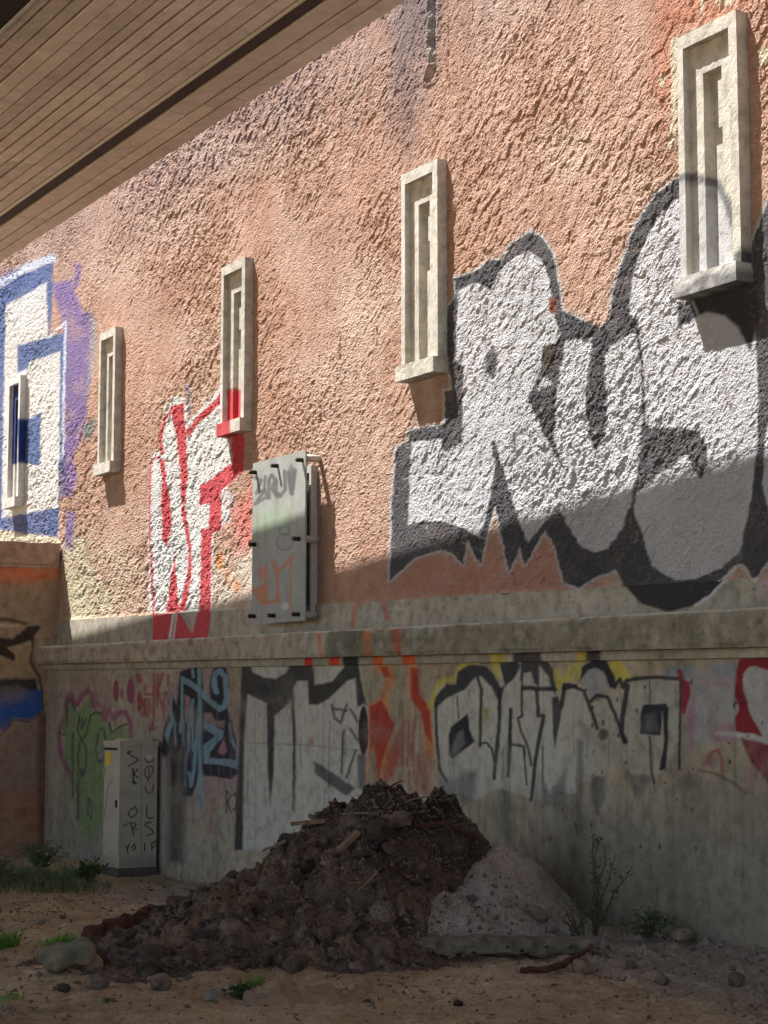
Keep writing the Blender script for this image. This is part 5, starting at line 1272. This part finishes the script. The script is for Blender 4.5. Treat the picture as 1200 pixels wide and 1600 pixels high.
# crumpled dusty sheet
p = on_ground(480, 1562)
sxg, syg = np.meshgrid(np.linspace(-.36, .36, 120), np.linspace(-.14, .30, 70))
ang = .1
hs = .010 + .045 * (1 - 2 * np.abs(fbm(sxg * 4 + 3, syg * 9, 3, 991, .6) - .5)) ** 3 + .03 * sstep(.55, .62, fbm(sxg * 5, syg * 8 + sxg * 3, 3, 992)) + .02 * (fbm(sxg * 16, syg * 16, 3, 993) - .5)
edge = np.minimum(np.minimum(sxg + .36, .36 - sxg), np.minimum(syg + .14, .30 - syg)) + .26 * (fbm(sxg * 6, syg * 6, 3, 997) - .5)
hs = hs * sstep(-.02, .09, edge) - .03 * sstep(.03, -.03, edge)
wx, wy = sxg + p.x, syg + p.y
wz = ground_z(wx, wy) + ground_rel(wx, wy)[0] + hs
ts = wz - .025
nr, nc = wx.shape
top = np.stack([wx, wy, wz], -1).reshape(-1, 3); bot_ = np.stack([wx, wy, ts], -1).reshape(-1, 3)
ff = grid_faces(nr, nc)
link('crumpled_sheet', mesh_from('crumpled_sheet', np.concatenate([top, bot_]), np.concatenate([ff, ff[:, ::-1] + nr * nc]), True), M['cloth'], label='crumpled dusty tan sheet lying on the dirt in front of the pile', cat='sheet')

# =================================================================== PLANTS
def leaf_quads(center, direction, normal, ln, wd, out_v, out_f):
    d = direction.normalized(); s = d.cross(normal).normalized(); n_ = s.cross(d)
    b = len(out_v)
    out_v += [center, center + d * ln * .5 + s * wd * .5 - n_ * ln * .04, center + d * ln, center + d * ln * .5 - s * wd * .5 - n_ * ln * .04, center + d * ln * .5 + n_ * ln * .06]
    out_f += [(b, b + 1, b + 4), (b + 1, b + 2, b + 4), (b + 2, b + 3, b + 4), (b + 3, b, b + 4)]
def rv(): return Vector((random.gauss(0, 1), random.gauss(0, 1), random.gauss(0, 1))).normalized()
def plant(name, base, label, cat, height, nstem, spread, leaves, lsize, matl, lean=(0, 0)):
    root = empty(name, base, label, cat)
    lv, lf = [], []
    for k in range(nstem):
        a = random.uniform(0, 6.3); tip = Vector((math.cos(a) * spread * random.uniform(.3, 1) + lean[0], math.sin(a) * spread * random.uniform(.3, 1) + lean[1], height * random.uniform(.55, 1)))
        pts = []
        for i in range(7):
            t = i / 6; pts.append(Vector(base) + Vector((tip.x * t ** 1.5, tip.y * t ** 1.5, tip.z * t)) + Vector((random.gauss(0, .012), random.gauss(0, .012), 0)) * (i > 0))
        tube('stem', pts, [.008 * (1 - .75 * i / 6) * (height / .5) ** .5 for i in range(7)], M['stem'], root, 5)
        for _ in range(leaves):
            t = random.uniform(.2, 1); i = min(int(t * 6), 5); c = pts[i].lerp(pts[i + 1], t * 6 - i) + rv() * .03
            leaf_quads(c, Vector((random.gauss(0, 1), random.gauss(0, 1), random.gauss(.3, .6))), rv(), lsize * random.uniform(.6, 1.3), lsize * .5, lv, lf)
    me = bpy.data.meshes.new('foliage'); me.from_pydata([tuple(v) for v in lv], [], lf); me.update()
    adopt(link('foliage', me, matl), root)
    return root
def shrub_at(px, py, *a, **k):
    p = on_ground(px, py); return plant('weed_shrub', (p.x, p.y, p.z - .01), *a, **k)
def tuft(px, py, label, n, h, spread, mat_):
    p = on_ground(px, py); v, f = [], []
    for _ in range(n):
        a = random.uniform(0, 6.3); r = spread * random.random() ** .7; b = Vector((p.x + math.cos(a) * r, p.y + math.sin(a) * r * 1.4, p.z - .005))
        hh_ = h * random.uniform(.4, 1); dr = Vector((random.gauss(0, .35), random.gauss(0, .35), 1)).normalized(); s = dr.cross(rv()).normalized() * random.uniform(.003, .007)
        k = len(v); m_ = b + dr * hh_ * .55; tip = b + dr * hh_ + Vector((dr.x, dr.y, -.25)) * hh_ * .4
        v += [b - s, b + s, m_ + s * .8, m_ - s * .8, tip]; f += [(k, k + 1, k + 2, k + 3), (k + 3, k + 2, k + 4)]
    root = empty('grass_tuft', p, label, 'grass tuft')
    me = bpy.data.meshes.new('blades'); me.from_pydata([tuple(q) for q in v], [], f); me.update()
    adopt(link('blades', me, mat_, kind='stuff'), root); return root
shrub_at(15, 1386, 'broad low weed bush in the left corner by the side wall', 'shrub', .24, 40, .5, 50, .04, M['leaf_shrub'])
shrub_at(62, 1366, 'taller weed growing where the side wall meets the plinth', 'shrub', .38, 22, .34, 50, .045, M['leaf_shrub'])
shrub_at(98, 1382, 'low spreading weed between the tall weed and the cabinet', 'shrub', .18, 28, .45, 40, .04, M['leaf_shrub'])
shrub_at(138, 1382, 'small leafy dark weed just left of the cabinet', 'shrub', .28, 12, .2, 40, .05, M['leaf_dark'])
shrub_at(-35, 1392, 'weed bush cut by the left edge', 'shrub', .34, 30, .45, 60, .05, M['leaf_shrub'])
tuft(40, 1388, 'long grey green grass in front of the left weed bushes', 420, .26, .55, M['leaf_shrub'])
tuft(110, 1390, 'short grey green grass at the foot of the left weeds near the cabinet', 260, .18, .40, M['leaf_shrub'])
tuft(10, 1478, 'bright green grass tuft at the left edge of the dirt', 150, .16, .10, M['leaf_fresh'])
tuft(108, 1474, 'low green grass tuft right behind the concrete lump', 120, .10, .14, M['leaf_fresh'])
tuft(75, 1476, 'sparse green grass just left of the concrete lump', 50, .07, .10, M['leaf_fresh'])
tuft(400, 1548, 'light green grass tuft at the front toe of the dirt pile', 60, .12, .06, M['leaf_fresh'])
tuft(10, 1560, 'thin grass on the dirt near the bottom left corner', 50, .05, .10, M['leaf_fresh'])
tuft(170, 1566, 'tiny dry grass in the open dirt near the bottom', 24, .05, .05, M['leaf_dark'])
p = on_ground(372, 1560); plant('weed', (p.x, p.y, p.z - .005), 'small dark green broad leaved weed in the front dirt', 'weed', .07, 7, .10, 16, .04, M['leaf_dark'])
p = on_ground(930, 1466); plant('sapling', (p.x, p.y, p.z - .02), 'spindly sapling growing at the wall foot right of the sand heap', 'sapling', .78, 5, .24, 30, .042, M['leaf_grey'], lean=(.12, -.05))
p = on_ground(1010, 1470); plant('weed', (p.x, p.y, p.z - .01), 'low dusty weed at the wall base right of the sapling', 'weed', .2, 9, .22, 26, .04, M['leaf_grey'])
p = on_ground(905, 1478); plant('weed', (p.x, p.y, p.z - .01), 'dry twiggy weed behind the right end of the plank', 'weed', .4, 9, .2, 10, .04, M['leaf_grey'])
